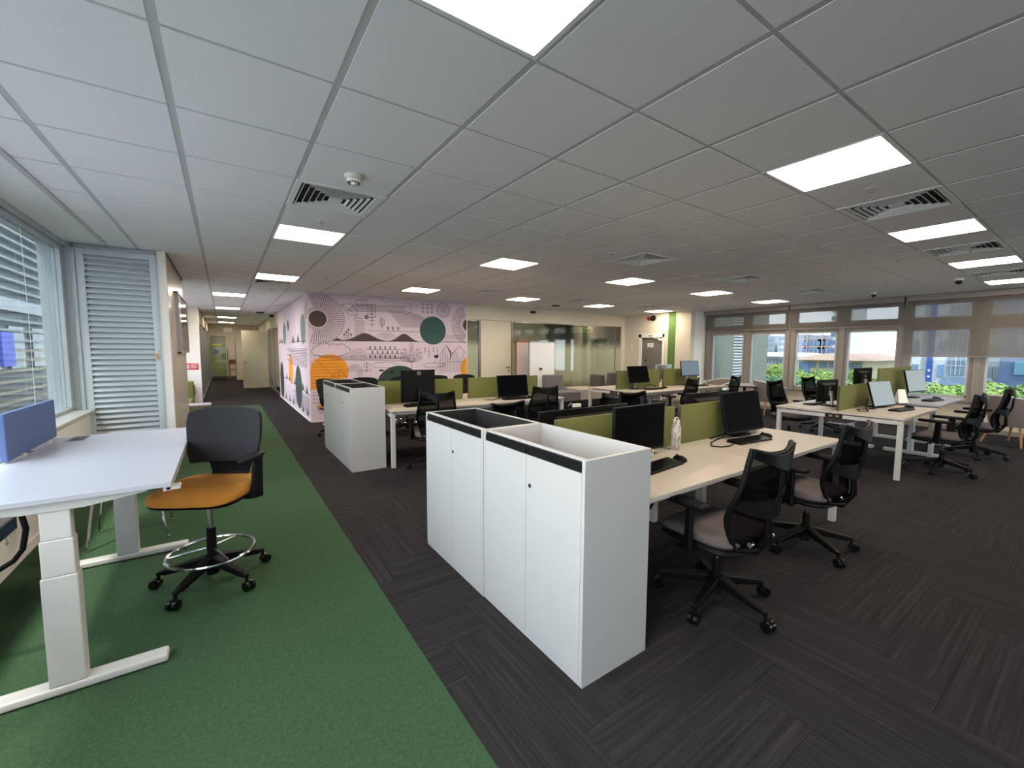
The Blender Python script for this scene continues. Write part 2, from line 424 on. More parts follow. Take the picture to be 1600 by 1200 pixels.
# ceiling: slab, exposed bars, lay-in tiles
ceiling = struct(B(-1.6, XW + .6, YR - .4, 29, CE + .05, CE + .35).build('ceiling', 'plaster'))
GX, GY, TS = -.1523, 1.3787, .6
LIGHTS = {(i, j) for i in (1, 5, 9, 13, 17) for j in (-1, 5, 10)} | {(0, j) for j in (15, 21, 28, 34)}
VENTS = {(1, 3), (7, -1), (7, 3), (11, -1), (15, -1), (11, 3), (15, 3), (7, 9), (11, 9), (15, 9), (1, 11)}
CA = [(-1.0, XW, YR, 6.45), (-.52, XW, 6.45, YW), (-.52, XG, YW, 8.9), (-1.25, XG, 8.9, YB), (-1.25, XS, YB, 14.5), (-.54, XS, 14.5, 25.5)]
tiles = []
def tile_mesh(w, d):
    me = bpy.data.meshes.new('ceiling_tile'); gx, gy, b = .016, .010, .0005
    x, y = w / 2 - gx, d / 2 - gy
    lo = [(-x, -y, 0), (x, -y, 0), (x, y, 0), (-x, y, 0)]
    hi = [(-x - b, -y - b, .012), (x + b, -y - b, .012), (x + b, y + b, .012), (-x - b, y + b, .012)]
    me.from_pydata(lo + hi, [], [(3, 2, 1, 0), (0, 1, 5, 4), (1, 2, 6, 5), (2, 3, 7, 6), (3, 0, 4, 7)])
    me.materials.append(MATS['ceiling_white']); return me
tfull = tile_mesh(TS, TS)
for i in range(-3, 21):
    for j in range(-11, 42):
        if (i, j) in LIGHTS or (i, j) in VENTS: continue
        x0, y0 = GX + i * TS, GY + j * TS
        for a in CA:
            p, q, r_, s_ = max(x0, a[0]), min(x0 + TS, a[1]), max(y0, a[2]), min(y0 + TS, a[3])
            if q - p > .05 and s_ - r_ > .05: tiles.append((p, q, r_, s_))
tiles.sort(key=lambda p: rank((p[0] + p[1]) / 2, (p[2] + p[3]) / 2, CE))
rest = MB()
for k, (x0, x1, y0, y1) in enumerate(tiles):
    w, d = x1 - x0, y1 - y0
    me = tfull if abs(w - TS) < 1e-6 and abs(d - TS) < 1e-6 else tile_mesh(w, d)
    if k < 300:
        o = bpy.data.objects.new('ceiling_tile', me); COL.objects.link(o); o.parent = ceiling
        o.location = ((x0 + x1) / 2, (y0 + y1) / 2, CE - .003)
    else:
        rest.at((x0 + x1) / 2, (y0 + y1) / 2, CE - .003).add([v.co for v in me.vertices], [tuple(f.vertices) for f in me.polygons])
o = rest.build('far_ceiling_tiles', 'ceiling_white', ceiling); o['kind'] = 'stuff'
b = MB()
for i in range(-1, 21):
    x = GX + i * TS; b.box(x - .017, x + .017, YR, 25.5 if -.5 < x < XS else (14.5 if x < XS else YB), CE - .0012, CE + .03)
for j in range(-11, 41):
    y = GY + j * TS; b.box(-1.0 if y < 6.4 else -.54, XW if y < YW else (XG if y < YB else XS), y - .012, y + .012, CE - .0004, CE + .03)
b.build('ceiling_bars', 'ceiling_bar', ceiling)
# plain strip and edge bead by the left window
b = MB().box(-1.42, -1.0, YR, 6.45, CE - .004, CE + .06); b.build('plaster_strip', 'plaster', ceiling)
b = MB().box(-1.02, -.985, YR, 6.45, CE - .012, CE + .02); b.build('edge_bead', 'ceiling_bar', ceiling)

# walls
def wall(name, m, *boxes):
    b = MB()
    for q in boxes: b.box(*q)
    return struct(b.build(name, m))
wall('wall_rear', 'wall_paint', (-1.7, 5.5, YR - .2, YR, 0, CE + .05), (10.4, XW + .3, YR - .2, YR, 0, CE + .05), (5.5, 10.4, YR - .2, YR, 0, .8), (5.5, 10.4, YR - .2, YR, 2.5, CE + .05))
w = sempty('window_11')  # unseen window added behind the camera to brighten rear-facing sides and ceiling
MB().box(5.5, 10.4, YR - .1, YR - .04, .8, .86).box(5.5, 10.4, YR - .1, YR - .04, 2.44, 2.5).build('frame', 'frame_taupe', w)
B(5.5, 10.4, YR - .074, YR - .066, .86, 2.44).build('pane', 'clear_glass', w)
wall('wall_left', 'wall_paint', (-1.55, -1.25, YR, 6.45, 0, .80), (-1.55, -1.36, YR, 6.45, 2.575, CE + .05))
wall('wall_alcove', 'alcove_panel', (-1.55, -.52, 6.522, 8.9, 0, CE + .05))
wall('wall_column', 'wall_paint', (-.60, -.518, 6.42, 6.522, 0, CE + .05))
wall('wall_alcove_front', 'frame_grey', (-1.55, -1.30, 6.42, 6.52, 0, CE + .05), (-1.30, -.60, 6.44, 6.52, 2.592, CE + .05))
wall('wall_niche', 'wall_paint', (-1.55, -.54, 14.5, 14.7, 0, CE + .05))
wall('wall_niche_side', 'wall_paint', (-1.55, -1.25, 8.9, 14.5, 0, .75), (-1.55, -1.25, 8.9, 14.5, 2.2, CE + .05), (-1.55, -1.25, 8.9, 9.3, .75, 2.2), (-1.55, -1.25, 14.1, 14.5, .75, 2.2))
mural = wall('wall_mural', 'mural_base', (XS, 5.0, YB, 15.0, 0.03, CE + .05))
wall('wall_back', 'wall_cream', (5.0, XG + .1, YB, YB + .12, 2.262, CE + .05), (5.0, 5.03, YB, YB + .12, 0, 2.262), (10.69, XG + .1, YB, YB + .12, 0, 2.262), (6.37, 6.385, YB, YB + .12, 0, 2.262))
wall('wall_end_right', 'wall_cream', (XG, XG + .2, YW, 7.86, 0, CE + .05), (XG, XG + .2, 8.63, YB + .1, 0, CE + .05), (XG, XG + .2, 7.86, 8.63, 1.9, CE + .05))
wall('wall_return', 'wall_paint', (XG + .2, XW + .3, YW, YW + .15, 0, CE + .05))
wall('wall_right', 'wall_cream', (XW - .02, XW + .25, YR, YW, 0, .57), (XW - .02, XW + .25, YR, YW, 2.555, CE + .05))
wall('wall_corridor_end', 'wall_cream', (.49, 1.7, 24.0, 24.15, 0, CE + .05), (-.7, .49, 24.0, 24.15, 2.14, CE + .05), (-3.4, -.54, 24.0, 24.15, 0, CE + .05))
wall('wall_corridor_right', 'wall_cream', (XS, 1.6, 18.75, 25.6, 0, CE + .05), (XS, 1.6, 15.0, 18.75, 2.24, CE + .05))
wall('wall_beyond', 'wall_cream', (-1.8, 2.2, 27.6, 27.8, 0, CE + .05), (-1.9, -1.8, 24.1, 27.7, 0, CE + .05), (2.2, 2.3, 24.1, 27.7, 0, CE + .05))
# rooms behind the glass partitions
wall('wall_meeting_room', 'wall_paint', (5.0, XG + .1, 12.6, 12.8, 0, CE + .05), (4.9, 5.0, 9.4, 12.7, 0, CE + .05), (7.6, 7.7, 9.5, 12.7, 0, CE + .05), (XG + .1, XG + .2, 9.4, 12.7, 0, CE + .05))
wall('wall_corridor_rooms', 'wall_paint', (-3.4, -3.2, 14.6, 24, 0, CE + .05), (-3.3, -.6, 14.6, 14.75, 0, CE + .05), (3.2, 3.3, 15, 24, 0, CE + .05))
struct(MB().box(XS - .012, XS, YB - .012, 15.0, 0, .03).box(XS - .012, 5.0, YB - .012, YB + .02, 0, .03).build('baseboard_mural', 'wall_paint'))
struct(B(-1.25, -1.235, YR, 6.42, 0, .07).build('baseboard_left', 'wall_paint'))
struct(B(XW - .035, XW - .02, YR, YW, 0, .08).build('baseboard_right', 'frame_taupe'))
struct(B(XG - .012, XG, YW, 7.82, 0, .08).build('baseboard_end', 'frame_taupe'))
struct(B(-1.42, -1.2, YR, 6.42, .80, .825).build('trim_1', 'white_metal', bevel=.004))           # left window board
struct(B(XW - .12, XW + .1, YR, YW, .555, .585).build('trim_2', 'frame_taupe', bevel=.004))      # right sill
struct(B(XG - .006, XG + .01, 7.43, 7.67, .08, CE).build('trim_3', 'green_paint'))              # green stripe
struct(MB().box(XG - .014, XG, 7.80, 7.86, 0, 2.0).box(XG - .014, XG, 8.63, 8.72, 0, 2.0).box(XG - .014, XG, 7.80, 8.72, 1.9, 2.02).build('trim_4', 'wall_paint'))

# right-hand windows
def frame_bar(b, y0, y1, z0, z1, x0=XW - .01, x1=XW + .12): b.box(x0, x1, y0, y1, z0, z1)
PAN = [(5.85, 6.72), (4.83, 5.65), (3.76, 4.59), (2.70, 3.55), (1.66, 2.50), (.62, 1.45), (-.42, .41), (-1.46, -.63)]
n = 0
for k in range(0, 8, 2):
    n += 1
    (a0, a1), (c0, c1) = PAN[k], PAN[k + 1]
    ytop = YW if k == 0 else (PAN[k][1] + PAN[k - 1][0]) / 2
    ybot = YR if k == 6 else (c0 + PAN[k + 2][1]) / 2
    w = sempty('window_%d' % n)
    for nm, q in (('post', (a1, ytop)), ('post', (c1, a0)), ('post', (ybot, c0))):
        b = MB(); frame_bar(b, q[0], q[1], .585, 2.555)
        if q[1] - q[0] > .1:
            m = (q[0] + q[1]) / 2; b.box(XW - .04, XW - .01, m - .05, m + .05, .585, 2.46)
        b.build(nm, 'frame_taupe', w, bevel=.006)
    for z0, z1, nm in ((.585, .635, 'bottom_rail'), (1.95, 2.16, 'transom'), (2.46, 2.555, 'head_rail')):
        for y0, y1 in ((a0, a1), (c0, c1)):
            b = MB(); frame_bar(b, y0, y1, z0, z1); b.build(nm, 'frame_taupe', w, bevel=.004)
    for y0, y1 in ((a0, a1), (c0, c1)):
        b = MB()
        for z0, z1 in ((.635, 1.95), (2.16, 2.46)):
            t = .028
            b.box(XW + .0, XW + .05, y0, y0 + t, z0, z1).box(XW + .0, XW + .05, y1 - t, y1, z0, z1).box(XW + .0, XW + .05, y0, y1, z0, z0 + t).box(XW + .0, XW + .05, y0, y1, z1 - t, z1)
        b.build('sash', 'frame_grey', w)
        B(XW + .02, XW + .028, y0 + .02, y1 - .02, .65, 1.94).build('pane', 'tinted_glass', w)
        B(XW + .02, XW + .028, y0 + .02, y1 - .02, 2.17, 2.45).build('pane', 'tinted_glass', w)
def blind(label, y0, y1, zb, m='blind_cloth'):
    t = thing('roller_blind', label, 'blind', (XW - .12, (y0 + y1) / 2, CE), group='roller blinds on the window wall')
    h = (y1 - y0) / 2
    MB().box(-.05, .05, -h, h, -.12, -.005).build('cassette', 'frame_taupe', t, bevel=.012)
    MB().box(.012, .0135, -h + .02, h - .02, zb - CE, -.1).build('blind_cloth', m, t)
    MB().box(.004, .022, -h + .02, h - .02, zb - CE - .018, zb - CE + .004).build('bottom_bar', 'frame_taupe', t, bevel=.004)
blind('raised taupe roller blind over the windows farthest from the camera, by the louvred pier', 4.73, 6.9, 2.06)
blind('raised taupe roller blind over the two middle windows above the tub chair', 2.61, 4.70, 2.04)
blind('half-lowered taupe roller blind over the windows at the right edge of the view', .53, 2.58, 1.42)
blind('half-lowered taupe roller blind beyond the right edge of the view', -1.55, .50, 1.42)

# left window
w = sempty('window_5')
b = MB().box(-1.42, -1.36, YR, 6.42, 2.53, 2.575).box(-1.42, -1.33, YR, 6.42, 2.575, CE - .003); b.build('head_rail', 'frame_grey', w, bevel=.005)
B(-1.43, -1.37, YR, 6.42, .825, .86).build('bottom_rail', 'frame_grey', w, bevel=.005)
B(-1.43, -1.36, 6.33, 6.42, .86, 2.53).build('post', 'frame_grey', w, bevel=.005)
B(-1.425, -1.375, 1.6, 1.64, .86, 2.53).build('post', 'frame_grey', w, bevel=.005)
for y0, y1, gm in ((YR, 1.6, 'clear_glass'), (1.64, 4.6, 'clear_glass'), (4.6, 6.33, 'left_glass')): B(-1.404, -1.396, y0, y1, .86, 2.53).build('pane', gm, w)
tag(MB().tube([(-1.375, 5.35, 2.53), (-1.372, 5.36, 1.7), (-1.375, 5.35, .9)], .002, 5).build('blind_cord', 'plastic_white'), 'thin white pull cord hanging in front of the left window', 'cord')
w = sempty('window_6')
B(-1.42, -1.36, 9.3, 14.1, .75, .80).build('bottom_rail', 'frame_grey', w); B(-1.42, -1.36, 9.3, 14.1, 2.15, 2.2).build('head_rail', 'frame_grey', w)
B(-1.40, -1.392, 9.3, 14.1, .8, 2.15).build('pane', 'clear_glass', w)

struct(B(-1.53, -1.435, 6.345, 6.45, .3, 2.6).build('trim_6', 'facade_white'))   # white outer reveal
# louvred door
d = sempty('door_1')
fy0, fy1 = 6.425, 6.46
for nm, q in (('stile', (-1.272, -1.205, .02, 2.575)), ('stile', (-.665, -.61, .02, 2.575)), ('rail', (-1.205, -.665, 2.51, 2.575)), ('rail', (-1.205, -.665, .02, .16))):
    B(q[0], q[1], fy0, fy1, q[2], q[3]).build(nm, 'louvre_paint', d, bevel=.004)
sl = MB().add([(-.27, -.024, -.024), (.27, -.024, -.024), (.27, .014, .012), (-.27, .014, .012), (-.27, -.024, -.014), (.27, -.024, -.014), (.27, .014, .022), (-.27, .014, .022)],
              [(0, 3, 2, 1), (4, 5, 6, 7), (0, 1, 5, 4), (1, 2, 6, 5), (2, 3, 7, 6), (3, 0, 4, 7)])
s0 = sl.build('slat', 'louvre_paint', d)
for k in range(39):
    o = s0 if k == 0 else s0.copy()
    if k: COL.objects.link(o)
    o.location = (-.935, 6.447, .19 + k * .0605)
B(-1.2, -.67, 6.475, 6.48, .1, 2.55).build('back_panel', 'frame_grey', d)
for z in (2.37, 1.48, .63):
    MB().cyl(-1.285, 6.412, z - .05, z + .05, .008, n=8).box(-1.30, -1.27, 6.415, 6.425, z - .045, z + .045).build('hinge', 'steel', d)
MB().box(-.66, -.635, 6.415, 6.425, 1.36, 1.44).cyl(-.647, 6.405, 1.385, 1.415, .01, n=8).build('latch', 'brass', d)
struct(MB().box(-1.30, -1.272, 6.405, 6.46, 0, 2.592).box(-.61, -.60, 6.405, 6.46, 0, 2.592).box(-1.30, -.60, 6.405, 6.46, 2.575, 2.592).build('trim_5', 'frame_grey'))

# back partition: glass, doors
def gpart(name, x0, x1, m, joints=(), y=YB + .05, z1=2.262):
    w = sempty(name)
    MB().box(x0, x1, y - .03, y + .03, 0, .05).build('bottom_rail', 'steel', w); MB().box(x0, x1, y - .03, y + .03, z1 - .025, z1).build('head_rail', 'steel', w)
    xs = [x0] + list(joints) + [x1]
    for a, c in zip(xs[:-1], xs[1:]):
        B(a + .004, c - .004, y - .006, y + .006, .05, z1 - .025).build('pane', m, w)
    return w
gpart('window_7', 5.03, 5.36, 'frosted_glass')
w = gpart('window_8', 6.385, 10.69, 'frosted_glass', (7.45, 8.56, 9.65, 10.43))
B(10.43, 10.445, YB + .02, YB + .08, .05, 2.24).build('joint', 'steel', w)
MB().box(8.66, 9.02, YB + .10, YB + .12, 2.03, 2.19).box(9.1, 9.48, YB + .10, YB + .12, 2.03, 2.19).build('twin_plate', 'plastic_white', w)
for cx in (8.84, 9.29):
    MB().loft([[(cx + .13 * math.cos(2 * PI * k / 20), y, 2.11 + .05 * math.sin(2 * PI * k / 20)) for k in range(20)] for y in (YB + .094, YB + .1)]).build('oval', 'door_grey', w)
d = sempty('door_2')
B(5.415, 6.36, YB + .02, YB + .065, .01, 2.255).build('leaf', 'door_cream', d, bevel=.003)
MB().box(5.36, 5.385, YB - .01, YB + .1, 0, 2.262).box(6.36, 6.372, YB - .01, YB + .1, 0, 2.262).build('frame', 'steel', d)
B(5.385, 5.415, YB + .03, YB + .04, .01, 2.26).build('gap', 'void', d)
MB().disc((6.28, YB + .012, 1.035), (0, 1, 0), .026, .012).tube([(6.28, YB + .0, 1.035), (6.28, YB - .04, 1.035), (6.15, YB - .045, 1.04)], .011, 8).build('handle', 'steel', d, smooth=True)
MB().disc((6.285, YB + .012, .93), (0, 1, 0), .026, .014).build('lock', 'steel', d)
for z in (2.05, 1.65, 1.05, .25): MB().cyl(5.408, YB + .012, z - .05, z + .05, .009, n=8).build('hinge', 'steel', d)
# grey fire door in the end wall
d = sempty('door_3')
B(XG + .03, XG + .07, 7.865, 8.625, .01, 1.895).build('leaf', 'door_grey', d, bevel=.003)
MB().box(XG - .02, XG + .03, 7.84, 7.99, 1.80, 1.86).tube([(XG - .01, 7.95, 1.865), (XG - .03, 8.1, 1.87), (XG + .02, 8.2, 1.89)], .01, 6).build('closer', 'plastic_white', d)
MB().disc((XG + .02, 8.47, 1.39), (1, 0, 0), .03, .02).tube([(XG + .01, 8.47, 1.39), (XG - .03, 8.47, 1.39), (XG - .035, 8.37, 1.33)], .012, 8).build('handle', 'steel', d, smooth=True)
MB().disc((XG + .025, 8.46, 1.18), (1, 0, 0), .028, .02).build('lock', 'satin_black', d)
o = B(XG + .024, XG + .03, 8.2, 8.42, 1.60, 1.73).build('notice', 'paper', d); 
b = MB()
for k in range(5): b.box(XG + .0225, XG + .024, 8.23, 8.39 - .03 * (k % 2), 1.70 - k * .02, 1.705 - k * .02)
b.build('notice_print', 'ink', d)
MB().box(XG - .016, XG - .013, 8.22, 8.28, 1.93, 1.965).box(XG - .016, XG - .013, 8.30, 8.36, 1.93, 1.965).build('door_number', 'ink', d)
tag(MB().disc((XG - .02, 8.36, 2.48), (1, 0, 0), .055, .04).build('alarm_button', 'red_gloss'), 'dark red round alarm unit high above the grey door', 'alarm')
t = thing('alarm_bell', 'black round alarm bell high above the grey door', 'alarm', (XG, 8.2, 2.48))
MB().disc((-.025, 0, 0), (1, 0, 0), .085, .05, 20).build('bell', 'satin_black', t, bevel=.01); MB().disc((-.055, 0, 0), (1, 0, 0), .018, .014).build('bolt', 'steel', t)
tag(B(XG - .012, XG, 8.98, 9.06, 1.55, 1.68).build('switch_plate', 'plastic_white', bevel=.004), 'white wall switch plate between the glass wall and the grey door', 'switch')

# corridor: glass partitions, doors, end
def gside(name, x, y0, y1, joints, m, z1=2.24):
    w = sempty(name)
    MB().box(x - .03, x + .03, y0, y1, 0, .06).build('bottom_rail', 'steel', w); MB().box(x - .03, x + .03, y0, y1, z1 - .04, z1).build('head_rail', 'steel', w)
    ys = [y0] + joints + [y1]
    for y in ys: MB().box(x - .035, x + .035, y - .025, y + .025, 0, z1).build('post', 'steel', w)
    for a, c in zip(ys[:-1], ys[1:]): B(x - .006, x + .006, a + .025, c - .025, .06, z1 - .04).build('pane', m, w)
gside('window_9', -.56, 14.75, 23.95, [16.2, 17.1, 18.9, 20.8], 'frosted_door')
wall('wall_corridor_left', 'wall_cream', (-.62, -.54, 14.7, 24, 2.24, CE + .05))
gside('window_10', XS + .05, 15.05, 18.7, [16.9], 'frosted_door')
d = sempty('door_4')
MB().box(-.52, .48, 24.02, 24.08, 2.10, 2.14).box(-.54, -.50, 24.02, 24.08, 0, 2.14).box(.45, .49, 24.02, 24.08, 0, 2.14).build('frame', 'steel', d)
B(-.5, .10, 24.04, 24.055, .01, 2.1).build('pane', 'frosted_door', d); B(.12, .45, 24.04, 24.055, .01, 2.1).build('pane', 'clear_glass', d)
MB().tube([(.15, 23.98, .2), (.15, 23.98, 1.5)], .018, 8).tube([(.15, 24.04, .4), (.15, 23.98, .4)], .01, 6).tube([(.15, 24.04, 1.3), (.15, 23.98, 1.3)], .01, 6).build('pull_handle', 'steel', d)
B(-.44, -.05, 24.03, 24.038, 1.655, 1.71).build('yellow_strip', 'yellow_sign', d)
MB().disc((-.30, 24.033, 1.33), (0, 1, 0), .13, .008, 18).build('round_sticker', 'sticker_blue', d)
d = sempty('door_5')
B(.57, 1.40, 18.70, 18.745, .01, 2.175).build('leaf', 'door_cream', d, bevel=.003)
MB().disc((.63, 18.695, 1.0), (0, 1, 0), .026, .012).tube([(.63, 18.69, 1.0), (.63, 18.65, 1.0), (.76, 18.645, 1.0)], .011, 8).disc((.63, 18.695, .92), (0, 1, 0), .024, .014).build('handle', 'steel', d, smooth=True)
t = thing('exit_sign', 'small white sign hanging under the corridor ceiling before the glass door', 'sign', (.17, 20.2, 2.24))
B(-.13, .13, -.012, .012, -.1, .08).build('plate', 'plastic_white', t); MB().tube([(-.08, 0, .08), (-.08, 0, .39)], .004, 5).tube([(.08, 0, .08), (.08, 0, .39)], .004, 5).build('rod', 'steel', t)
b = MB()
for k in range(4): b.box(-.09, .06 - .03 * (k % 2), -.0135, -.012, .03 - k * .03, .038 - k * .03)
b.build('print', 'sticker_blue', t)

# ------------------------------------------------------------------ mural: flat print on the two faces
class Print:
    def __init__(s, side, off): s.side = side; s.off = off; s.v = []; s.f = []
    def p(s, a, z): return (XS - s.off, a, z) if s.side else (a, YB - s.off, z)
    def poly(s, pts):
        n = len(s.v); s.v += [s.p(*q) for q in pts]; s.f.append(tuple(range(n, n + len(pts)))); return s
    def line(s, pts, w=.008, closed=False):
        if closed: pts = list(pts) + [pts[0]]
        for (a, b), (c, d) in zip(pts[:-1], pts[1:]):
            l = math.hypot(c - a, d - b)
            if l < 1e-6: continue
            nx, nz = -(d - b) / l * w * .7, (c - a) / l * w * .7
            s.poly([(a + nx, b + nz), (c + nx, d + nz), (c - nx, d - nz), (a - nx, b - nz)])
        return s
    def build(s, name, m):
        me = bpy.data.meshes.new(name); me.from_pydata(s.v, [], s.f); return link(name, me, m, mural)
def arc(cx, cz, r, a0=0, a1=360, n=40, rz=None):
    rz = r if rz is None else rz
    return [(cx + r * math.cos(math.radians(a0 + (a1 - a0) * k / n)), cz + rz * math.sin(math.radians(a0 + (a1 - a0) * k / n))) for k in range(n + (1 if a1 - a0 < 360 else 0))]
def clip(pts, x0, x1, z0=.08, z1=2.62): return [(min(max(x, x0), x1), min(max(z, z0), z1)) for x, z in pts]
FX0, FX1 = XS, 5.0
L1 = Print(False, .0045)
# sunburst on the left, half sunburst on the right
def sunburst(cx, cz, r0, r1, r2):
    for r in (r0 + .035, r0 + .06): L1.line([q for q in arc(cx, cz, r, 0, 360, 48) if FX0 < q[0] < FX1] if cx > 2 else [q for q in arc(cx, cz, r, -150, 150, 40) if q[0] > FX0], .006)
    for k in range(64):
        a = 2 * PI * k / 64; c, s_ = math.cos(a), math.sin(a)
        p, q = (cx + r1 * c, cz + r1 * s_), (cx + r2 * c, cz + r2 * s_)
        if FX0 + .01 < p[0] < FX1 - .01 and FX0 + .01 < q[0] < FX1 - .01 and q[1] < 2.62: L1.line([p, q], .007)
    seg = []
    for q in arc(cx, cz, r2 + .01, -180, 180, 72):
        if FX0 + .01 < q[0] < FX1 - .01 and q[1] < 2.61: seg.append(q)
        elif len(seg) > 1: L1.line(seg, .006); seg = []
        else: seg = []
    if len(seg) > 1: L1.line(seg, .006)
sunburst(1.60, 2.11, .165, .24, .50)
sunburst(5.06, 2.11, .12, .22, .45)
Print(False, .003).poly(arc(1.60, 2.11, .168)).build('brown_disc', 'mural_brown')
Print(False, .003).poly(clip(arc(5.03, 2.11, .13), FX0, FX1)).build('brown_disc', 'mural_brown')
Print(False, .003).poly(arc(4.105, 1.945, .33)).build('teal_disc', 'mural_teal')
h = Print(False, .003)
pts = [(1.87, 1.675)]
for k in range(41):
    x = 1.87 + (3.75 - 1.87) * k / 40
    z = 1.677 + .165 * math.exp(-((x - 2.53) / .26) ** 2) + .175 * math.exp(-((x - 3.40) / .20) ** 2) + .05 * math.exp(-((x - 1.97) / .06) ** 2)
    pts.append((x, z))
pts.append((3.75, 1.675)); h.poly(pts).build('brown_hills', 'mural_brown')
Print(False, .0036).poly(arc(2.866, 1.033, .06, rz=.022)).build('brown_oval', 'mural_brown')
Print(False, .003).poly([(3.27 + .53 * math.cos(math.radians(a)), .56 + .57 * math.sin(math.radians(a)) ** .8) for a in range(0, 181, 5)]).build('dark_green_dome', 'mural_deep')
Print(False, .003).poly(clip([(1.425, .68)] + [(1.80 + .372 * math.cos(math.radians(a)), 1.03 + .362 * math.sin(math.radians(a))) for a in range(-12, 193, 6)][::-1][::-1] + [(1.425, .80)], FX0, FX1)).build('orange_dome', 'mural_orange')
Print(False, .0028).poly([(1.425, .66), (1.62, .70), (1.80, .86), (2.16, .90), (2.17, 1.05), (1.43, 1.05)]).build('orange_base', 'mural_orange')
Print(False, .003).poly(clip(arc(5.06, 1.02, .235, rz=.29), FX0, FX1)).build('orange_dome', 'mural_orange')
o = Print(False, .006)
for k in range(9):
    z = .74 + k * .065; o.line([(1.45, z), (2.14 - max(0, k - 5) * .07, z)], .006)
o.line([(1.50, 1.32), (1.95, .86)], .006).line([(1.80, .90), (2.02, 1.08)], .006).line([(2.02, 1.08), (2.12, .9)], .006).line([(1.97, .78), (1.97, 1.06)], .006)
o.build('orange_dome_lines', 'mural_orange_line')
o = Print(False, .006)
for k in range(6): o.line([(3.88 + k * .08, 1.72 + .02 * k), (3.88 + k * .08, 1.95)], .006)
o.line([(3.80, 1.95), (4.42, 1.95)], .006).build('teal_disc_lines', 'mural_teal_line')
# fine line drawing
def sprig(x, z, h, n=3, w=.03):
    L1.line([(x, z), (x, z + h)], .006)
    for k in range(n):
        zz = z + h * (k + 1) / (n + 1); L1.line([(x - w, zz), (x, zz - w * .6), (x + w, zz)], .006)
for k in range(6): L1.line([(2.14 + .03 * k, 2.30 + .028 * k), (3.40 + .06 * (k % 3), 2.33 + .028 * k)], .006)
L1.line(arc(3.45, 2.42, .13, -100, 80, 16), .006)
for k in range(24):
    x = 3.05 + k * .034; L1.line([(x, 2.36 - max(0, k - 14) * .01), (x + .30, 2.00)], .005)
for k in range(9): L1.line([(2.9 + k * .09, 2.58), (3.1 + k * .09, 2.44)], .005)
L1.line([(2.05, 2.43), (2.25, 2.45), (2.38, 2.33), (2.36, 2.20), (2.2, 2.22), (2.05, 2.43)], .006).line([(2.07, 2.42), (2.36, 2.22)], .005)
L1.line([(2.36, 2.42), (2.58, 2.44), (2.58, 2.56), (2.36, 2.54)], .006, True)
for k in range(4): L1.line([(2.38 + .05 * k, 2.42), (2.43 + .05 * k, 2.55)], .005)
L1.line(arc(2.57, 2.19, .03, n=12), .02, True)
L1.line([(2.60, 2.18), (2.60, 2.46), (2.76, 2.47), (2.76, 2.19)], .006, True).line([(2.68, 1.96), (2.68, 2.46)], .006)
for k in range(3): L1.line(arc(2.68, 2.40 - k * .09, .045, n=14), .005, True)
for z in (2.12, 2.03): L1.line([(2.62, z), (2.74, z + .005)], .006)
L1.line(arc(2.90, 2.09, .055, n=18, rz=.095), .006, True).line([(2.90, 1.93), (2.90, 2.17)], .006)
for k in range(3): L1.line([(2.865, 2.06 + .04 * k), (2.90, 2.03 + .04 * k), (2.935, 2.06 + .04 * k)], .005)
L1.line(arc(2.40, 2.13, .09, 0, 180, 14, rz=.035), .006)
for r in range(8):
    for k in range(5):
        x = 2.31 + k * .042 + (.02 if r % 2 else 0); L1.line([(x, 2.11 - r * .05), (x + .016, 2.085 - r * .05), (x + .032, 2.11 - r * .05)], .005)
for k, x in enumerate((2.10, 2.15, 2.19, 2.24)):
    L1.line([(x, 1.70), (x, 1.80 + .05 * (k % 3))], .006).line(arc(x, 1.81 + .05 * (k % 3), .012, n=8), .014, True)
for x in (3.03, 3.14, 3.26): sprig(x, 1.92, .10)
for k in range(3): L1.line([(2.6, 1.90 + k * .012), (3.75, 1.905 + k * .012)], .005) if k == 0 else None
for k in range(5): L1.line(arc(2.98, 1.69, .06 + .05 * k, 10, 170, 16, rz=.05 + .03 * k), .005)
for row in range(3):
    for k in range(3): sprig(3.86 + k * .11, 2.34 + row * .09, .07, 2, .025)
L1.line(arc(4.375, 2.43, .17, n=30), .006, True).line(arc(4.375, 2.43, .14, n=30), .005, True)
for k in range(6):
    a = PI / 3 * k; L1.line(arc(4.375 + .07 * math.cos(a), 2.43 + .07 * math.sin(a), .045, n=12), .005, True)
for z in (1.84, 1.80, 1.76, 1.70): L1.line([(4.40, z), (4.98, z + .002)], .005)
L1.line([(1.87, 1.672), (4.98, 1.680)], .006)
# cloud and long bands under the hills
c1 = [(1.45, 1.47)] + arc(1.56, 1.50, .06, 180, 60, 8) + arc(1.70, 1.56, .09, 160, 20, 10) + arc(1.88, 1.53, .08, 150, 40, 8) + arc(2.05, 1.54, .07, 130, 30, 8) + arc(2.16, 1.47, .06, 80, -90, 10) + arc(1.95, 1.40, .07, -40, -140, 8) + arc(1.70, 1.41, .08, -40, -140, 8) + arc(1.53, 1.43, .06, -60, -180, 8)
L1.line(c1, .006, True)
for k in range(5): L1.line([(1.50 + .1 * k, 1.36 - k * .022), (3.5, 1.35 - k * .03)], .005)
for k in range(4): L1.line(arc(2.38, 1.36, .04 + .035 * k, -20, 200, 20), .005)
for k in range(5): L1.line(arc(2.30, 1.02, .03 + .03 * k, -60, 180, 18), .005)
for r in range(3):
    for k in range(6): sprig(2.63 + k * .11 + (.05 if r == 1 else 0), 1.30 + r * .095, .085, 3, .02)
    L1.line([(2.56, 1.30 + r * .095), (3.40, 1.305 + r * .095)], .005)
L1.line([(2.55, 1.00), (2.55, 1.22)], .006)
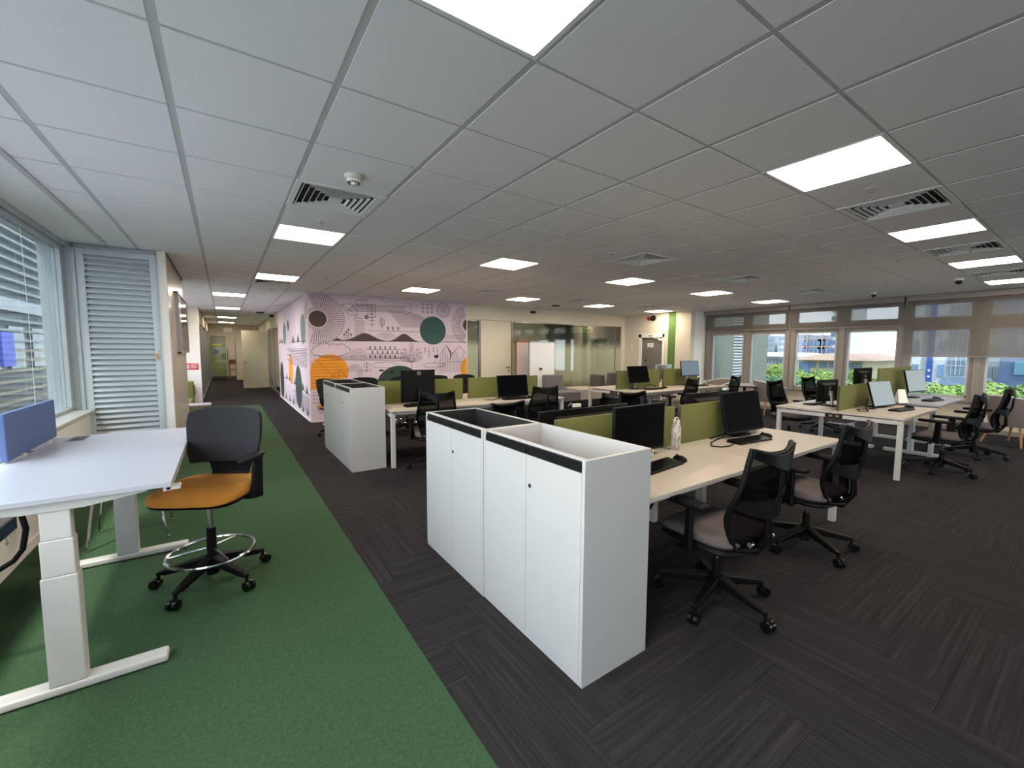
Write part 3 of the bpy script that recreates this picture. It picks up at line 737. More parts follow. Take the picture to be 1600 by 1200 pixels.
for a in (-1, 1): L1.line(arc(2.55 + a * .06, 1.04, .055, n=14, rz=.02), .005, True); L1.line(arc(2.55 + a * .03, 1.15, .03, n=12, rz=.05), .005, True)
L1.line(arc(2.95, 1.15, .30, n=30, rz=.06), .005, True)
fx = 3.565   # fern: an upright ticked column between curved side fronds
L1.line([(fx - .042, 1.26)] + arc(fx, 1.61, .042, 180, 0, 10)[:] + [(fx + .042, 1.26)], .005)
for k in range(10): L1.line([(fx - .042, 1.29 + k * .033), (fx + .042, 1.29 + k * .033)], .004)
L1.line([(fx, 1.2), (fx, 1.62)], .005)
for sd in (-1, 1):
    for q, (dx, dz) in enumerate(((.17, .30), (.25, .22), (.27, .10))):
        p0, p1 = (fx + sd * .01, 1.20), (fx + sd * dx, 1.22 + dz); ln = math.hypot(p1[0] - p0[0], p1[1] - p0[1]); ux, uz = (p1[0] - p0[0]) / ln, (p1[1] - p0[1]) / ln
        for e in (-1, 1): L1.line([(p0[0] + ux * ln * t - uz * e * w, p0[1] + uz * ln * t + ux * e * w) for t, w in ((0, 0), (.3, .02), (.6, .03), (.9, .028), (1, 0))], .005)
        for k in range(5): t = .3 + k * .14; L1.line([(p0[0] + ux * ln * t - uz * .028, p0[1] + uz * ln * t + ux * .028), (p0[0] + ux * ln * t + uz * .028, p0[1] + uz * ln * t - ux * .028)], .004)
L1.line([(3.565, .98), (3.565, 1.22)], .006)
for k, x in enumerate((3.90, 4.00, 4.11, 4.21)): sprig(x, 1.30 if k % 2 else 1.42, .25 if k % 2 else .14, 2, .018)
L1.line([(4.10, 1.18), (4.45, 1.60), (4.60, 1.38), (4.80, 1.60), (4.98, 1.40)], .006)
for k in range(16): x = 4.25 + k * .045; L1.line([(x, .95), (x, 1.25 + (.25 * abs(math.sin(k * .5))))], .005)
for k in range(8): L1.line([(4.45 + .02 * k, 1.58 - .03 * k), (4.62 - .015 * k, 1.40 - .025 * k)], .005)
L1.line([(3.85, 1.13), (3.95, 1.17), (4.2, 1.18), (4.4, 1.16), (4.4, 1.10), (4.1, 1.08), (3.9, 1.09)], .006, True)
L1.line([(4.0, .93), (4.45, 1.2)], .005).line([(4.45, 1.2), (4.98, 1.2)], .005)
for z in (.62, .55, .48, .40): L1.line([(1.45, z), (2.0, z)], .005)
for k in range(4): L1.line(arc(1.66, .30, .04 + .03 * k, n=20), .005, True)
L1.build('line_drawing', 'mural_line')
# the corridor side
def spr(name, m, *polys):
    q = Print(True, .003)
    for p in polys: q.poly(p)
    q.build(name, m)
spr('sage_oval', 'mural_sage', arc(10.0, 1.925, .33, rz=.325))
spr('sage_oval', 'mural_sage', arc(13.3, 1.92, .33, rz=.31))
spr('brown_oval', 'mural_brown', arc(12.43, 2.11, .13, rz=.15))
spr('orange_oval', 'mural_orange', arc(12.2, .98, .40, rz=.39))
spr('green_oval', 'mural_deep', arc(10.90, .61, .52, rz=.50))
spr('green_oval', 'mural_deep', arc(14.25, .58, .45, rz=.53))
tri = [(10.74, 1.665, .20, .18), (11.55, 1.668, .22, .16)] + [(13.9, 1.69, .18, .12), (14.4, 1.69, .18, .13)]
spr('brown_triangles', 'mural_brown', *[[(y - w, z), (y + w, z), (y, z + h)] for y, z, w, h in tri])
spr('green_triangles', 'mural_deep', *[[(y - .14, z), (y + .14, z), (y, z + .17)] for y, z in ((9.72, .56), (10.25, .60), (11.55, .64), (12.5, .66), (13.1, .68), (10.35, .10), (9.72, .09), (11.9, .10), (12.6, .10), (13.4, .1))])
L2 = Print(True, .0045)
for z, a, c in ((1.662, 9.6, 12.0), (1.68, 13.5, 14.9), (.56, 9.32, 9.9), (.68, 12.4, 14.9)): L2.line([(a, z), (c, z)], .012)
L2.line([(9.9, .58), (12.4, .66)], .010)
for k in range(12): L2.line([(9.5 + .05 * (k % 3), 1.5 - k * .035), (13 - .3 * (k % 4), 1.5 - k * .035)], .008)
for k in range(10): L2.line([(9.4, .48 - k * .036), (11.5 + .25 * (k % 3), .50 - k * .036)], .008)
for k in range(6): L2.line(arc(9.32, 2.11, .12 + .06 * k, 0, 90, 10), .008)
for y in (9.55, 10.6, 11.2, 12.1, 12.9): L2.line([(y, 1.7), (y, 2.45)], .008)
L2.build('line_drawing', 'mural_line')
for x, z in ((4.18, 1.335), (1.95, .84), (1.60, .73), (3.10, .985)):
    o = MB().box(x - .05, x + .05, YB - .009, YB, z - .03, z + .03).build('socket', 'satin_black' if x > 1.7 else 'mural_orange', mural)

# ------------------------------------------------------------------ ceiling fittings
def tctr(i, j): return GX + (i + .5) * TS, GY + (j + .5) * TS
def make_light(label, i, j):
    x, y = tctr(i, j); t = thing('ceiling_light', label, 'light', (x, y, CE), group='square light panels in the ceiling')
    h, r = .298, .278
    MB().box(-h, h, -h, -r, -.004, .02).box(-h, h, r, h, -.004, .02).box(-h, -r, -r, r, -.004, .02).box(r, h, -r, r, -.004, .02).build('frame', 'vent_white', t)
    MB().add([(-r, -r, .004), (-r, r, .004), (r, r, .004), (r, -r, .004)], [(0, 1, 2, 3)]).build('diffuser', 'panel_light', t)
    return t
ORD = {1: 'first', 5: 'second', 9: 'third', 13: 'fourth', 17: 'fifth'}
ROW = {-1: 'row nearest the camera', 5: 'middle row over the desks', 10: 'back row near the mural'}
lt = None
for (i, j) in sorted(LIGHTS):
    if j < 12: lab = 'square warm light panel, %s from the left in the %s' % (ORD[i], ROW[j])
    else: lab = 'square warm light panel over the corridor, %s along it' % {15: 'nearest', 21: 'second', 28: 'third', 34: 'farthest'}[j]
    if lt is None: lt = make_light(lab, i, j)
    else: x, y = tctr(i, j); dup(lt, lab, (x, y, CE))
for lab, x, y in (('square light panel behind the glass strip left of the cream door', 5.9, 11.0), ('square light panel in the side room behind the corridor glass', -1.9, 18.0), ('square light panel beyond the corridor glass door', .3, 26.0)):
    dup(lt, lab, (x, y, CE + .02))
def make_vent(label, i, j):
    x, y = tctr(i, j); t = thing('ceiling_vent', label, 'air vent', (x, y, CE), group='square air diffusers in the ceiling')
    h = .298
    MB().box(-h, h, -h, -.262, -.006, .02).box(-h, h, .262, h, -.006, .02).box(-h, -.262, -.262, .262, -.006, .02).box(.262, h, -.262, .262, -.006, .02).build('frame', 'vent_white', t)
    MB().box(-.28, .28, -.28, .28, .030, .034).build('backing', 'vent_dark', t)
    for k in range(6):
        a = .25 - k * .04; c = a - .010
        if k == 5: MB().box(-.045, .045, -.045, .045, -.002, .01).build('vane', 'vent_white', t); break
        def rg(r, z): return [(-r, -r, z), (r, -r, z), (r, r, z), (-r, r, z)]
        MB().loft([rg(a, -.004), rg(c, .012), rg(c - .004, .012), rg(a - .006, -.004), rg(a, -.004)], cap=False).build('vane', 'vent_white', t)
    return t
VL = {(1, 3): 'square louvred air vent behind the round smoke detector at upper left', (7, -1): 'square louvred air vent between the two nearest light panels at upper right',
      (11, -1): 'square louvred air vent in the near row, just before its fourth light', (15, -1): 'square louvred air vent in the near row, close to the windows',
      (7, 3): 'square louvred air vent over the middle of the room, above the near desk monitors', (11, 3): 'square louvred air vent in the middle row toward the windows',
      (15, 3): 'square louvred air vent in the middle row nearest the windows', (7, 9): 'square louvred air vent in the back row before the cream door',
      (11, 9): 'square louvred air vent in the back row before the whiteboard glass', (15, 9): 'square louvred air vent in the back row near the grey door', (1, 11): 'square louvred air vent at the mouth of the corridor'}
vt = None
for (i, j) in sorted(VENTS):
    if vt is None: vt = make_vent(VL[(i, j)], i, j)
    else: x, y = tctr(i, j); dup(vt, VL[(i, j)], (x, y, CE))
t = thing('smoke_detector', 'cream round smoke detector on the ceiling at upper left', 'detector', (.744, 2.91, CE))
MB().lathe([(.001, .0), (.055, 0), (.058, -.012), (.052, -.024), (.001, -.024)], 24).build('base', 'plastic_cream', t, smooth=True)
MB().lathe([(.044, -.024), (.046, -.034), (.038, -.048), (.001, -.048)], 24).build('body', 'plastic_white', t, smooth=True)
b = MB()
for k in range(12):
    a = 2 * PI * k / 12; b.box(.036 * math.cos(a) - .003, .036 * math.cos(a) + .003, .036 * math.sin(a) - .003, .036 * math.sin(a) + .003, -.054, -.046)
b.build('slots', 'vent_dark', t); MB().cyl(0, 0, -.062, -.046, .014, .018).build('cap', 'plastic_white', t, smooth=True)
def downlight(label, x, y):
    t = thing('sprinkler', label, 'sprinkler', (x, y, CE), group='small round sprinkler heads in the ceiling')
    MB().lathe([(.001, .0), (.042, .0), (.042, -.004), (.026, -.008), (.001, -.008)], 18).build('cover', 'plastic_white', t, smooth=True)
    MB().cyl(0, 0, -.028, -.006, .010, .007, 8).disc((0, 0, -.03), (0, 0, 1), .016, .003).build('head', 'chrome', t)
    return t
for lab, x, y in (('small round sprinkler head in front of the nearest left light panel', .748, 4.1), ('small round sprinkler head between the nearest right light and its vent', 3.73, 1.07), ('small round sprinkler head beside the vent over the middle desks', 3.75, 3.44),
                  ('small round sprinkler head in the near row before the third vent', 6.8, 1.04), ('small round sprinkler head between the two far right desk rows, lower one', 6.9, 2.25), ('small round sprinkler head over the right island, upper one', 6.85, 1.65),
                  ('small round sprinkler head at the corridor mouth', .79, 9.22), ('small round sprinkler head left of the mural top', 1.37, 7.13), ('small round sprinkler head beside the middle vent toward the windows', 6.8, 3.4)): downlight(lab, x, y)
def dome(label, x, y, z=CE, r=.055):
    t = thing('dome_camera', label, 'camera', (x, y, z), group='dome cameras on the ceiling')
    MB().lathe([(.001, 0), (r, 0), (r, -.03), (r * .9, -.035), (.001, -.035)], 20).build('base', 'plastic_white', t, smooth=True)
    MB().lathe([(r * .8, -.033), (r * .78, -.06), (r * .55, -.085), (.001, -.095)], 20).build('dome', 'satin_black', t, smooth=True)
dome('black dome camera on a white base before the right-hand windows', 9.35, 1.52); dome('small dome camera near the top of the middle window blind', 10.3, 2.8, r=.045)
tag(MB().box(6.98, 7.10, YB - .10, YB, 2.50, 2.56).disc((7.04, YB - .11, 2.53), (0, 1, 0), .025, .03).build('wall_camera', 'satin_black'), 'small black camera high on the wall over the cream door', 'camera')
tag(MB().lathe([(.001, CE), (.11, CE), (.10, CE - .02), (.001, CE - .025)], 20, 6.95, 8.2).build('ceiling_speaker', 'vent_dark'), 'flat dark round fitting on the ceiling before the cream door', 'speaker')
tag(MB().lathe([(.001, CE), (.12, CE), (.10, CE - .03), (.001, CE - .04)], 20, .98, 15.2).build('ceiling_speaker', 'vent_dark'), 'flat dark round fitting on the corridor ceiling', 'speaker')
tag(MB().box(1.30, 1.40, 16.0, 16.1, CE - .08, CE).disc((1.33, 15.98, CE - .06), (0, 1, 0), .03, .04).build('corridor_camera', 'satin_black'), 'small black camera on the corridor ceiling beyond the mural', 'camera')

# ------------------------------------------------------------------ white cabinets with open tops
def cabinet(label, x, y, wd=.845, dp=.44, liner='liner_black', group='white cabinets at the desk ends'):
    t = thing('storage_cabinet', label, 'cabinet', (x, y, 0), group=group)
    H = 1.03
    MB().box(.004, dp, 0, wd, 0, .03).build('plinth', 'white_laminate', t)
    for y0 in (0, wd - .02): B(.0, dp, y0, y0 + .02, .03, H).build('side_panel', 'white_laminate', t, bevel=.0015)
    B(dp - .02, dp, .02, wd - .02, .03, H).build('back_panel', 'white_laminate', t, bevel=.0015)
    half = (wd - .046) / 2
    for k in (0, 1):
        y0 = .0215 + k * (half + .003)
        dr = B(.0, .02, y0, y0 + half, .033, .972).build('door', 'white_laminate', t, bevel=.0015)
        MB().box(-.001, .012, y0 + .002, y0 + half - .002, .975, 1.006).box(.006, .03, y0, y0 + half, 1.004, 1.018).build('handle_strip', 'black_plastic', t, bevel=.002)
        if k == 0:
            MB().disc((-.002, half + .0215 - .035, .82), (1, 0, 0), .011, .006).build('lock', 'chrome', dr)
            MB().box(-.007, -.004, half + .0215 - .037, half + .0215 - .033, .813, .827).build('key_slot', 'satin_black', dr)
    B(.02, .034, .02, wd - .02, .94, H).build('front_rail', 'white_laminate', t)
    MB().box(.034, dp - .02, .02, wd - .02, .79, .80).box(.034, .037, .02, wd - .02, .8, H - .004).box(dp - .023, dp - .02, .02, wd - .02, .8, H - .004).box(.037, dp - .023, .02, .023, .8, H - .004).box(.037, dp - .023, wd - .023, wd - .02, .8, H - .004).build('top_tray', liner, t)
    return t
cabinet('nearest white two-door cabinet with an open white top tray', 1.245, 1.262, liner='white_laminate')
cabinet('white two-door cabinet with a black-lined open top, second from the camera', 1.24, 2.11)
cabinet('near one of the two farther white cabinets with black-lined tops', 1.228, 5.22, .82, .42)
cabinet('far one of the two farther white cabinets, nearest the mural', 1.228, 6.045, .82, .42)

# ------------------------------------------------------------------ bench desks
def bench(label, x0, x1, y0, y1, z, n, screens, ztop=1.055, top='desk_top', power=True, rail=True, legs=True):
    t = thing('bench_desk', label, 'desk', ((x0 + x1) / 2, (y0 + y1) / 2, 0))
    L, D = (x1 - x0) / 2, (y1 - y0) / 2; w = 2 * L / n
    for k in range(n):
        for s in (-1, 1):
            a, c = (-D, -.02) if s < 0 else (.02, D)
            B(-L + k * w + .001, -L + (k + 1) * w - .001, a, c, z - .025, z).build('worktop', top, t, bevel=.002)
    B(-L + .01, L - .01, -.018, .018, z - .03, z - .006).build('cable_channel', 'white_metal', t)
    for sx in (-1, 1):
        xe = sx * (L - .03)
        B(xe - .025, xe + .025, -D + .01, D - .01, z - .085, z - .04).build('end_beam', 'white_metal', t, bevel=.003)
        for sy in (-1, 1):
            B(xe - .025, xe + .025, sy * (D - .035) - .025, sy * (D - .035) + .025, 0, z - .085).build('leg', 'white_metal', t, bevel=.003)
        if power and sx < 0:
            pb = B(xe - .034, xe - .02, -.09, .09, z - .082, z - .03).build('power_box', 'satin_black', t)
            MB().box(xe - .036, xe - .033, -.06, -.02, z - .07, z - .045).box(xe - .036, xe - .033, .01, .05, z - .07, z - .045).build('socket_face', 'brass', pb)
    for s in (-1, 1): B(-L + .03, L - .03, s * (D - .09) - .02, s * (D - .09) + .02, z - .07, z - .03).build('side_beam', 'white_metal', t)
    if n > 1:
        B(-.03, .03, -.22, .22, z - .085, z - .04).build('middle_beam', 'white_metal', t)
        for s in (-1, 1): B(-.03, .03, s * .22 - .03, s * .22 + .03, 0, z - .04).build('middle_leg', 'white_metal', t, bevel=.003)
    B(-L + .12, L - .12, -.10, .10, z - .17, z - .16).build('cable_tray', 'white_metal', t)
    for (a, c) in screens:
        s = B(a - (x0 + x1) / 2, c - (x0 + x1) / 2, -.014, .014, z - .01, ztop).build('divider_screen', 'olive_felt', t, bevel=.004)
        s['label'] = 'olive green felt divider'
        MB().box(a - (x0 + x1) / 2 - .002, a - (x0 + x1) / 2 + .001, -.014, .014, z - .008, ztop - .002).build('edge_strip', 'olive_side', s)
    return t
bench('near white bench desk behind the cabinets, four places with olive dividers', 1.70, 4.43, 1.34, 2.74, .735, 2, [(1.74, 2.99), (3.07, 4.38)], 1.052)
bench('bench desk before the mural with two low olive dividers', 1.69, 4.55, 5.12, 6.50, .735, 2, [(1.74, 2.69 + .36), (3.15, 4.52)], 1.058)
bench('far bench desk by the grey door and windows with olive dividers', 6.25, 9.12, 4.90, 6.30, .735, 2, [(6.32, 7.65), (7.78, 9.05)], 1.10)
bench('lower half of the right-hand island desk, near end with black power box', 6.41, 7.95, 1.38, 2.74, .735, 1, [(6.53, 7.88)], 1.052)

# taller sit-stand pair at the far end of the right island
t = thing('sit_stand_desk', 'taller far half of the right-hand island desk with a tall green divider', 'desk', (8.85, 2.06, 0))
for s in (-1, 1):
    a, c = (-.68, -.03) if s < 0 else (.03, .68)
    B(-.80, .80, a, c, .745, .77).build('worktop', 'desk_white', t, bevel=.002)
    for x in (-.55, .62):
        B(x - .05, x + .05, s * .36 - .03, s * .36 + .03, .045, .40).build('leg', 'white_metal', t, bevel=.004)
        B(x - .043, x + .043, s * .36 - .026, s * .36 + .026, .40, .70).build('leg_upper', 'white_metal', t, bevel=.004)
        B(x - .04, x + .04, s * .36 - .30, s * .36 + .30, 0, .045).build('foot', 'white_metal', t, bevel=.006)
        B(x - .03, x + .03, s * .36 - .28, s * .36 + .28, .70, .745).build('bracket', 'white_metal', t)
    B(-.6, .67, s * .36 - .02, s * .36 + .02, .705, .745).build('beam', 'white_metal', t)
s = B(-.82, .80, -.014, .014, .70, 1.25).build('divider_screen', 'olive_felt', t, bevel=.004); s['label'] = 'tall olive green felt divider'

# ------------------------------------------------------------------ sit-stand desk in the left foreground
t = thing('sit_stand_desk', 'white height-adjustable desk in the left foreground by the window', 'desk', (-.615, 3.285, 0))
B(-.385, .39, -.825, .825, .86, .885).build('worktop', 'desk_white', t, bevel=.003)
for s in (-1, 1):
    y = -.755 if s < 0 else .645
    B(-.34, .335, y - .04, y + .04, .005, .045).build('foot', 'white_metal', t, bevel=.012, seg=3)
    B(-.06, .055, y - .035, y + .035, .045, .53).build('leg_base', 'white_metal', t, bevel=.005)
    B(-.055, .05, y - .031, y + .031, .53, .69).build('leg_middle', 'white_metal', t, bevel=.005)
    B(-.05, .045, y - .027, y + .027, .69, .82).build('leg_top', 'white_metal', t, bevel=.005)
    MB().loft([[(x, yy, z) for x, z in ((-.36, .86), (-.36, .845), (-.10, .815), (.09, .815), (.30, .845), (.30, .86))] for yy in (y - .035, y + .035)]).build('bracket', 'white_metal', t, bevel=.003)
B(-.04, .035, -.72, .61, .82, .858).build('beam', 'white_metal', t)
MB().box(.355, .385, -.80, .80, .835, .86).box(.365, .42, -.80, -.74, .838, .855).build('edge_rail', 'white_metal', t, bevel=.003)
g = B(-.265, -.18, .60, .80, .8848, .8865).build('cable_port', 'steel', t, bevel=.0006); MB().box(-.255, -.19, .63, .77, .8866, .8872).build('port_slot', 'ink', g)
g = MB().add([(-.385, .25, .8856), (-.37, .25, .8856), (-.34, .36, .8856), (-.385, .40, .8856)], [(0, 1, 2, 3)]).build('cable_slot', 'void', t)
s = B(-.38, -.35, .02, .815, .893, 1.15).build('privacy_screen', 'blue_felt', t, bevel=.006); s['label'] = 'slate blue felt privacy screen'
B(-.39, -.34, .2, .24, .855, .90).build('screen_clamp', 'white_metal', t); B(-.39, -.34, .62, .66, .855, .90).build('screen_clamp', 'white_metal', t)
tag(MB().tube([(-.83, 2.72, .855), (-.77, 2.70, .80), (-.755, 2.70, .70), (-.77, 2.70, .61), (-.80, 2.70, .565), (-.86, 2.71, .525), (-.98, 2.74, .50), (-1.12, 2.8, .42), (-1.2, 2.86, .27)], .011, 8).build('power_cable', 'black_plastic', smooth=True), 'thick black cable looping down under the left foreground desk', 'cable')
t = thing('wall_socket', 'white double socket on the low wall under the left window', 'socket', (-1.25, 4.2, .235))
B(0, .012, -.07, .07, -.043, .043).build('plate', 'plastic_white', t, bevel=.003); MB().box(.012, .014, -.05, -.02, -.015, .015).box(.012, .014, .02, .05, -.015, .015).build('outlet', 'plastic_cream', t)
t = thing('wall_ledge', 'dark navy ledge with a pale rail along the low wall under the left window', 'ledge', (-1.25, 3.2, .36))
B(0, .125, -.7, .7, 0, .085).build('panel', 'navy_felt', t, bevel=.004); B(0, .135, -.71, .71, .085, .10).build('rail', 'silver', t, bevel=.003)

# chrome-legged side chair behind the foreground desk
t = thing('side_chair', 'black side chair with slim chrome legs behind the foreground desk', 'chair', (-.66, 4.42, 0))
MB().loft([sq(.42, .42, .40, 5), sq(.45, .45, .415, 5), sq(.45, .45, .435, 5), sq(.40, .40, .445, 5)]).build('seat', 'black_fabric', t, smooth=True)
MB().loft([[(x, .19 + .02 + .03 * (z - .5) / .3 - .05 * (1 - (x / .22) ** 2) * -1 * .4 + d, z) for x in [-.21 + .42 * k / 8 for k in range(9)]] for z, d in ((.52, 0), (.78, .03), (.78, .05), (.52, .02), (.52, 0))], cap=False, closed=False).build('backrest', 'black_fabric', t, smooth=True)
for sx in (-1, 1):
    for sy in (-1, 1):
        lg = MB().tube([(sx * .18, sy * .16, .41), (sx * .23, sy * .20, .012)], .011, 8).cyl(sx * .23, sy * .20, 0, .014, .014, n=8).build('leg', 'chrome', t, smooth=True)
    MB().tube([(sx * .19, .17, .42), (sx * .20, .22, .55), (sx * .19, .25, .76)], .010, 8).build('back_post', 'chrome', t, smooth=True)
MB().tube([(-.21, -.2, .395), (.21, -.2, .395), (.21, .2, .395), (-.21, .2, .395)], .009, 6, closed=True).build('seat_frame', 'chrome', t)

# ------------------------------------------------------------------ chair kit
def star_base(t, ang, hub_z=.14, r=.31):
    """five-spoke base on castors; spokes share one mesh and are turned about the column"""
    MB().cyl(0, 0, .055, hub_z + .035, .036, .032, 16).build('hub', 'black_plastic', t, smooth=True)
    for k in range(5):
        a = ang + 2 * PI * k / 5
        if k == 0:
            l0 = MB().bar((.02, 0, hub_z), (r - .03, 0, .095), .062, .055, .036, .034).bar((r - .035, 0, .098), (r + .004, 0, .09), .032, .03, .03, .022).build('base_leg', 'black_plastic', t, bevel=.006)
            c0 = MB().disc((r + .012, -.016, .03), (0, 1, 0), .03, .02).disc((r + .012, .016, .03), (0, 1, 0), .03, .02).box(r - .005, r + .02, -.012, .012, .03, .062).cyl(r - .004, 0, .055, .095, .010, n=8).build('castor', 'satin_black', l0, smooth=True)
            l0.rotation_euler = (0, 0, a)
        else:
            l = l0.copy(); COL.objects.link(l); l.rotation_euler = (0, 0, a)
            c = c0.copy(); COL.objects.link(c); c.parent = l
def cushion(w, d, z0, z1, front=.03, e=4.5, n=36):
    """upholstered seat: waterfall front, rounded rim"""
    prof = [(.86, z0), (.97, z0 + .012), (1.0, z0 + (z1 - z0) * .45), (.985, z1 - .018), (.93, z1 - .004), (.80, z1), (.4, z1 + .002), (.02, z1 + .003)]
    rings = []
    for k, z in prof:
        rings.append([(x, y, zz - front * max(0, (y / (d / 2)) - .35) ** 2 * (1.6 if z > z0 + .02 else .8)) for x, y, zz in sq(w * k, d * k, z, e, n)])
    return MB().loft(rings)
def back_y(u, z):   # backrest surface of the task chair; rises from the rear of the seat
    v = (z - .44) / .56
    return -.248 - .075 * v + .05 * math.exp(-((v - .28) / .22) ** 2) + .045 * u * u
def back_w(z):
    pts = [(.42, .15), (.50, .19), (.60, .218), (.68, .236), (.74, .232), (.82, .216), (.92, .203), (1.0, .195)]
    for (a, p), (c, q) in zip(pts[:-1], pts[1:]):
        if z <= c: return p + (q - p) * (z - a) / (c - a)
    return pts[-1][1]
def bp(u, z, off=0): return (u * back_w(z), back_y(u, z) - off, z)
def task_chair(label, seat_m='grey_fabric', group=None, ang=0.0):
    t = thing('task_chair', label, 'chair', group=group)
    star_base(t, ang)
    MB().cyl(0, 0, .15, .27, .025, .022, 14).build('lift_sleeve', 'black_plastic', t, smooth=True)
    MB().cyl(0, 0, .26, .40, .013, n=12).build('gas_lift', 'chrome', t, smooth=True)
    MB().box(-.09, .09, -.14, .10, .365, .405).tube([(.08, .02, .385), (.25, .03, .38)], .008, 6).box(.23, .28, .01, .05, .372, .385).tube([(-.08, .06, .385), (-.24, .07, .375)], .008, 6).box(-.27, -.22, .05, .09, .366, .38).build('mechanism', 'black_plastic', t, bevel=.006)
    cushion(.505, .49, .385, .435, .02).build('seat_pan', 'black_plastic', t, smooth=True).location.y = .03
    cushion(.505, .485, .425, .485, .035).build('seat', seat_m, t, smooth=True).location.y = .03
    # mesh and its frame
    zs = [  .43 + (.985 - .43) * k / 14 for k in range(15)]; us = [-1 + 2 * k / 10 for k in range(11)]
    vs = [bp(u, z + .02 * abs(u) ** 3 * max(0, (z - .8) / .2)) for z in zs for u in us]
    b = MB().add(vs, [(r * 11 + c, r * 11 + c + 1, (r + 1) * 11 + c + 1, (r + 1) * 11 + c) for r in range(14) for c in range(10)])
    bk = b.build('backrest', 'chair_mesh', t, smooth=True, angle=80)
    left = [bp(-1, z) for z in [.43 + .56 * k / 12 for k in range(13)]]; right = [bp(1, z) for z in [.43 + .56 * k / 12 for k in range(13)]]
    top = [bp(u, .965 + .035 * abs(u) ** 2) for u in us]; bot = [bp(u, .43 - .012 * (1 - u * u)) for u in us]
    loop = left[:-1] + [bp(-1, 1.0)] + top[1:-1] + [bp(1, 1.0)] + right[:-1][::-1] + bot[1:-1][::-1]
    MB().tube(loop, .0145, 8, closed=True).build('back_frame', 'black_plastic', bk, smooth=True, angle=70)
    # the Y-shaped spine behind the mesh: wide wings at the top running down into a stem
    rings = []
    for u in us:
        zt = .965 + .035 * u * u; zb = .885 + .075 * abs(u) ** 1.2
        y0 = back_y(u, zt); y1 = back_y(u, zb) - .02 * (1 - abs(u))
        x = u * back_w(.97)
        rings.append([(x, y0 - .008, zt), (x, y1 - .010, zb), (x, y1 - .034 * (1 - abs(u) * .6), zb), (x, y0 - .026, zt)])
    MB().loft(rings).build('head_rail', 'black_plastic', bk, smooth=True, angle=50)
    MB().tube([(0, back_y(0, .88) - .028, .88), (0, back_y(0, .75) - .05, .75), (0, back_y(0, .62) - .055, .62), (0, -.285, .50), (0, -.22, .40), (0, -.10, .385)], [.016, .018, .022, .028, .032, .03], 10, flat=.7).build('spine', 'black_plastic', bk, smooth=True)
    rings = []
    for k in range(13):
        u = -1 + 2 * k / 12; x = u * .218; y = back_y(u, .67) - .012 - .045 * (1 - u * u); zc = .70 - .035 * (1 - u * u); h = .022 + .03 * (1 - u * u)
        rings.append([(x, y + .005, zc + h), (x, y + .005, zc - h), (x, y - .008, zc - h), (x, y - .008, zc + h)])
    MB().loft(rings).build('lumbar_band', 'black_plastic', bk, smooth=True, angle=50)
    for s in (-.105, .105): MB().disc((s, -.248, .47), (1, 0, 0), .014, .022).build('back_knob', 'chrome', bk, smooth=True)
    for s in (-1, 1):
        ar = MB().bar((s * .12, .0, .395), (s * .275, .0, .40), .07, .025).bar((s * .285, .0, .385), (s * .292, -.01, .645), .028, .085, .024, .065).build('armrest', 'black_plastic', t, bevel=.006)
        MB().loft([sq(.075, .28, .640, 3, 24, s * .287, .03), sq(.095, .30, .650, 3, 24, s * .287, .03), sq(.095, .30, .664, 3, 24, s * .287, .03), sq(.078, .285, .673, 3, 24, s * .287, .03)]).build('arm_pad', 'black_plastic', ar, smooth=True)
    return t
def turn(root, rz, base):
    """swivel a placed copy and set where its spokes point (world angle)"""
    root.rotation_euler = (0, 0, rz); k = 0
    for c in root.children:
        if c.name.startswith('base_leg'): c.rotation_euler = (0, 0, base - rz + 2 * PI * k / 5); k += 1
first = None
def place_task(label, x, y, deg, base=10, group=None):
    global first
    if first is None: r = first = task_chair(label, group=group)
    else: r = dup(first, label, (x, y, 0), group=group)
    r.location = (x, y, 0); turn(r, math.radians(deg), math.radians(base)); return r
GRP = 'black mesh task chairs around the desks'
place_task('nearest black mesh task chair at the near bench desk, beside the white cabinet', 2.39, 1.30, -3, -98, GRP)
place_task('second black mesh task chair at the near bench desk, toward the windows', 3.64, 1.30, -3, -49, GRP)
place_task('near black mesh task chair on the camera side of the right island', 7.40, 1.22, -2, -40, GRP)
place_task('far black mesh task chair on the camera side of the right island', 8.86, 1.15, 0, -20, GRP)
place_task('black mesh task chair at the left near corner of the right island', 7.70, 3.08, 172, 20, GRP)
place_task('black mesh task chair at the far left of the right island against the middle window', 9.36, 3.2, 172, 30, GRP)
place_task('black mesh task chair behind the near cabinets facing the mural desk', 2.16, 4.86, -18, 15, GRP)
place_task('black mesh task chair turned sideways at the right end of the mural desk', 3.70, 4.80, -6, 40, GRP)
place_task('black mesh task chair at the near side of the far desk, left place', 7.05, 4.72, 4, 0, GRP)
place_task('black mesh task chair at the far desk, right place by the windows', 8.52, 4.70, 4, 25, GRP)
place_task('task chair across the near desk with only its grey-brown back in view', 4.02, 3.06, 172, 10, GRP)
place_task('task chair across the near desk close behind the left monitor', 2.25, 3.02, 186, 50, GRP)

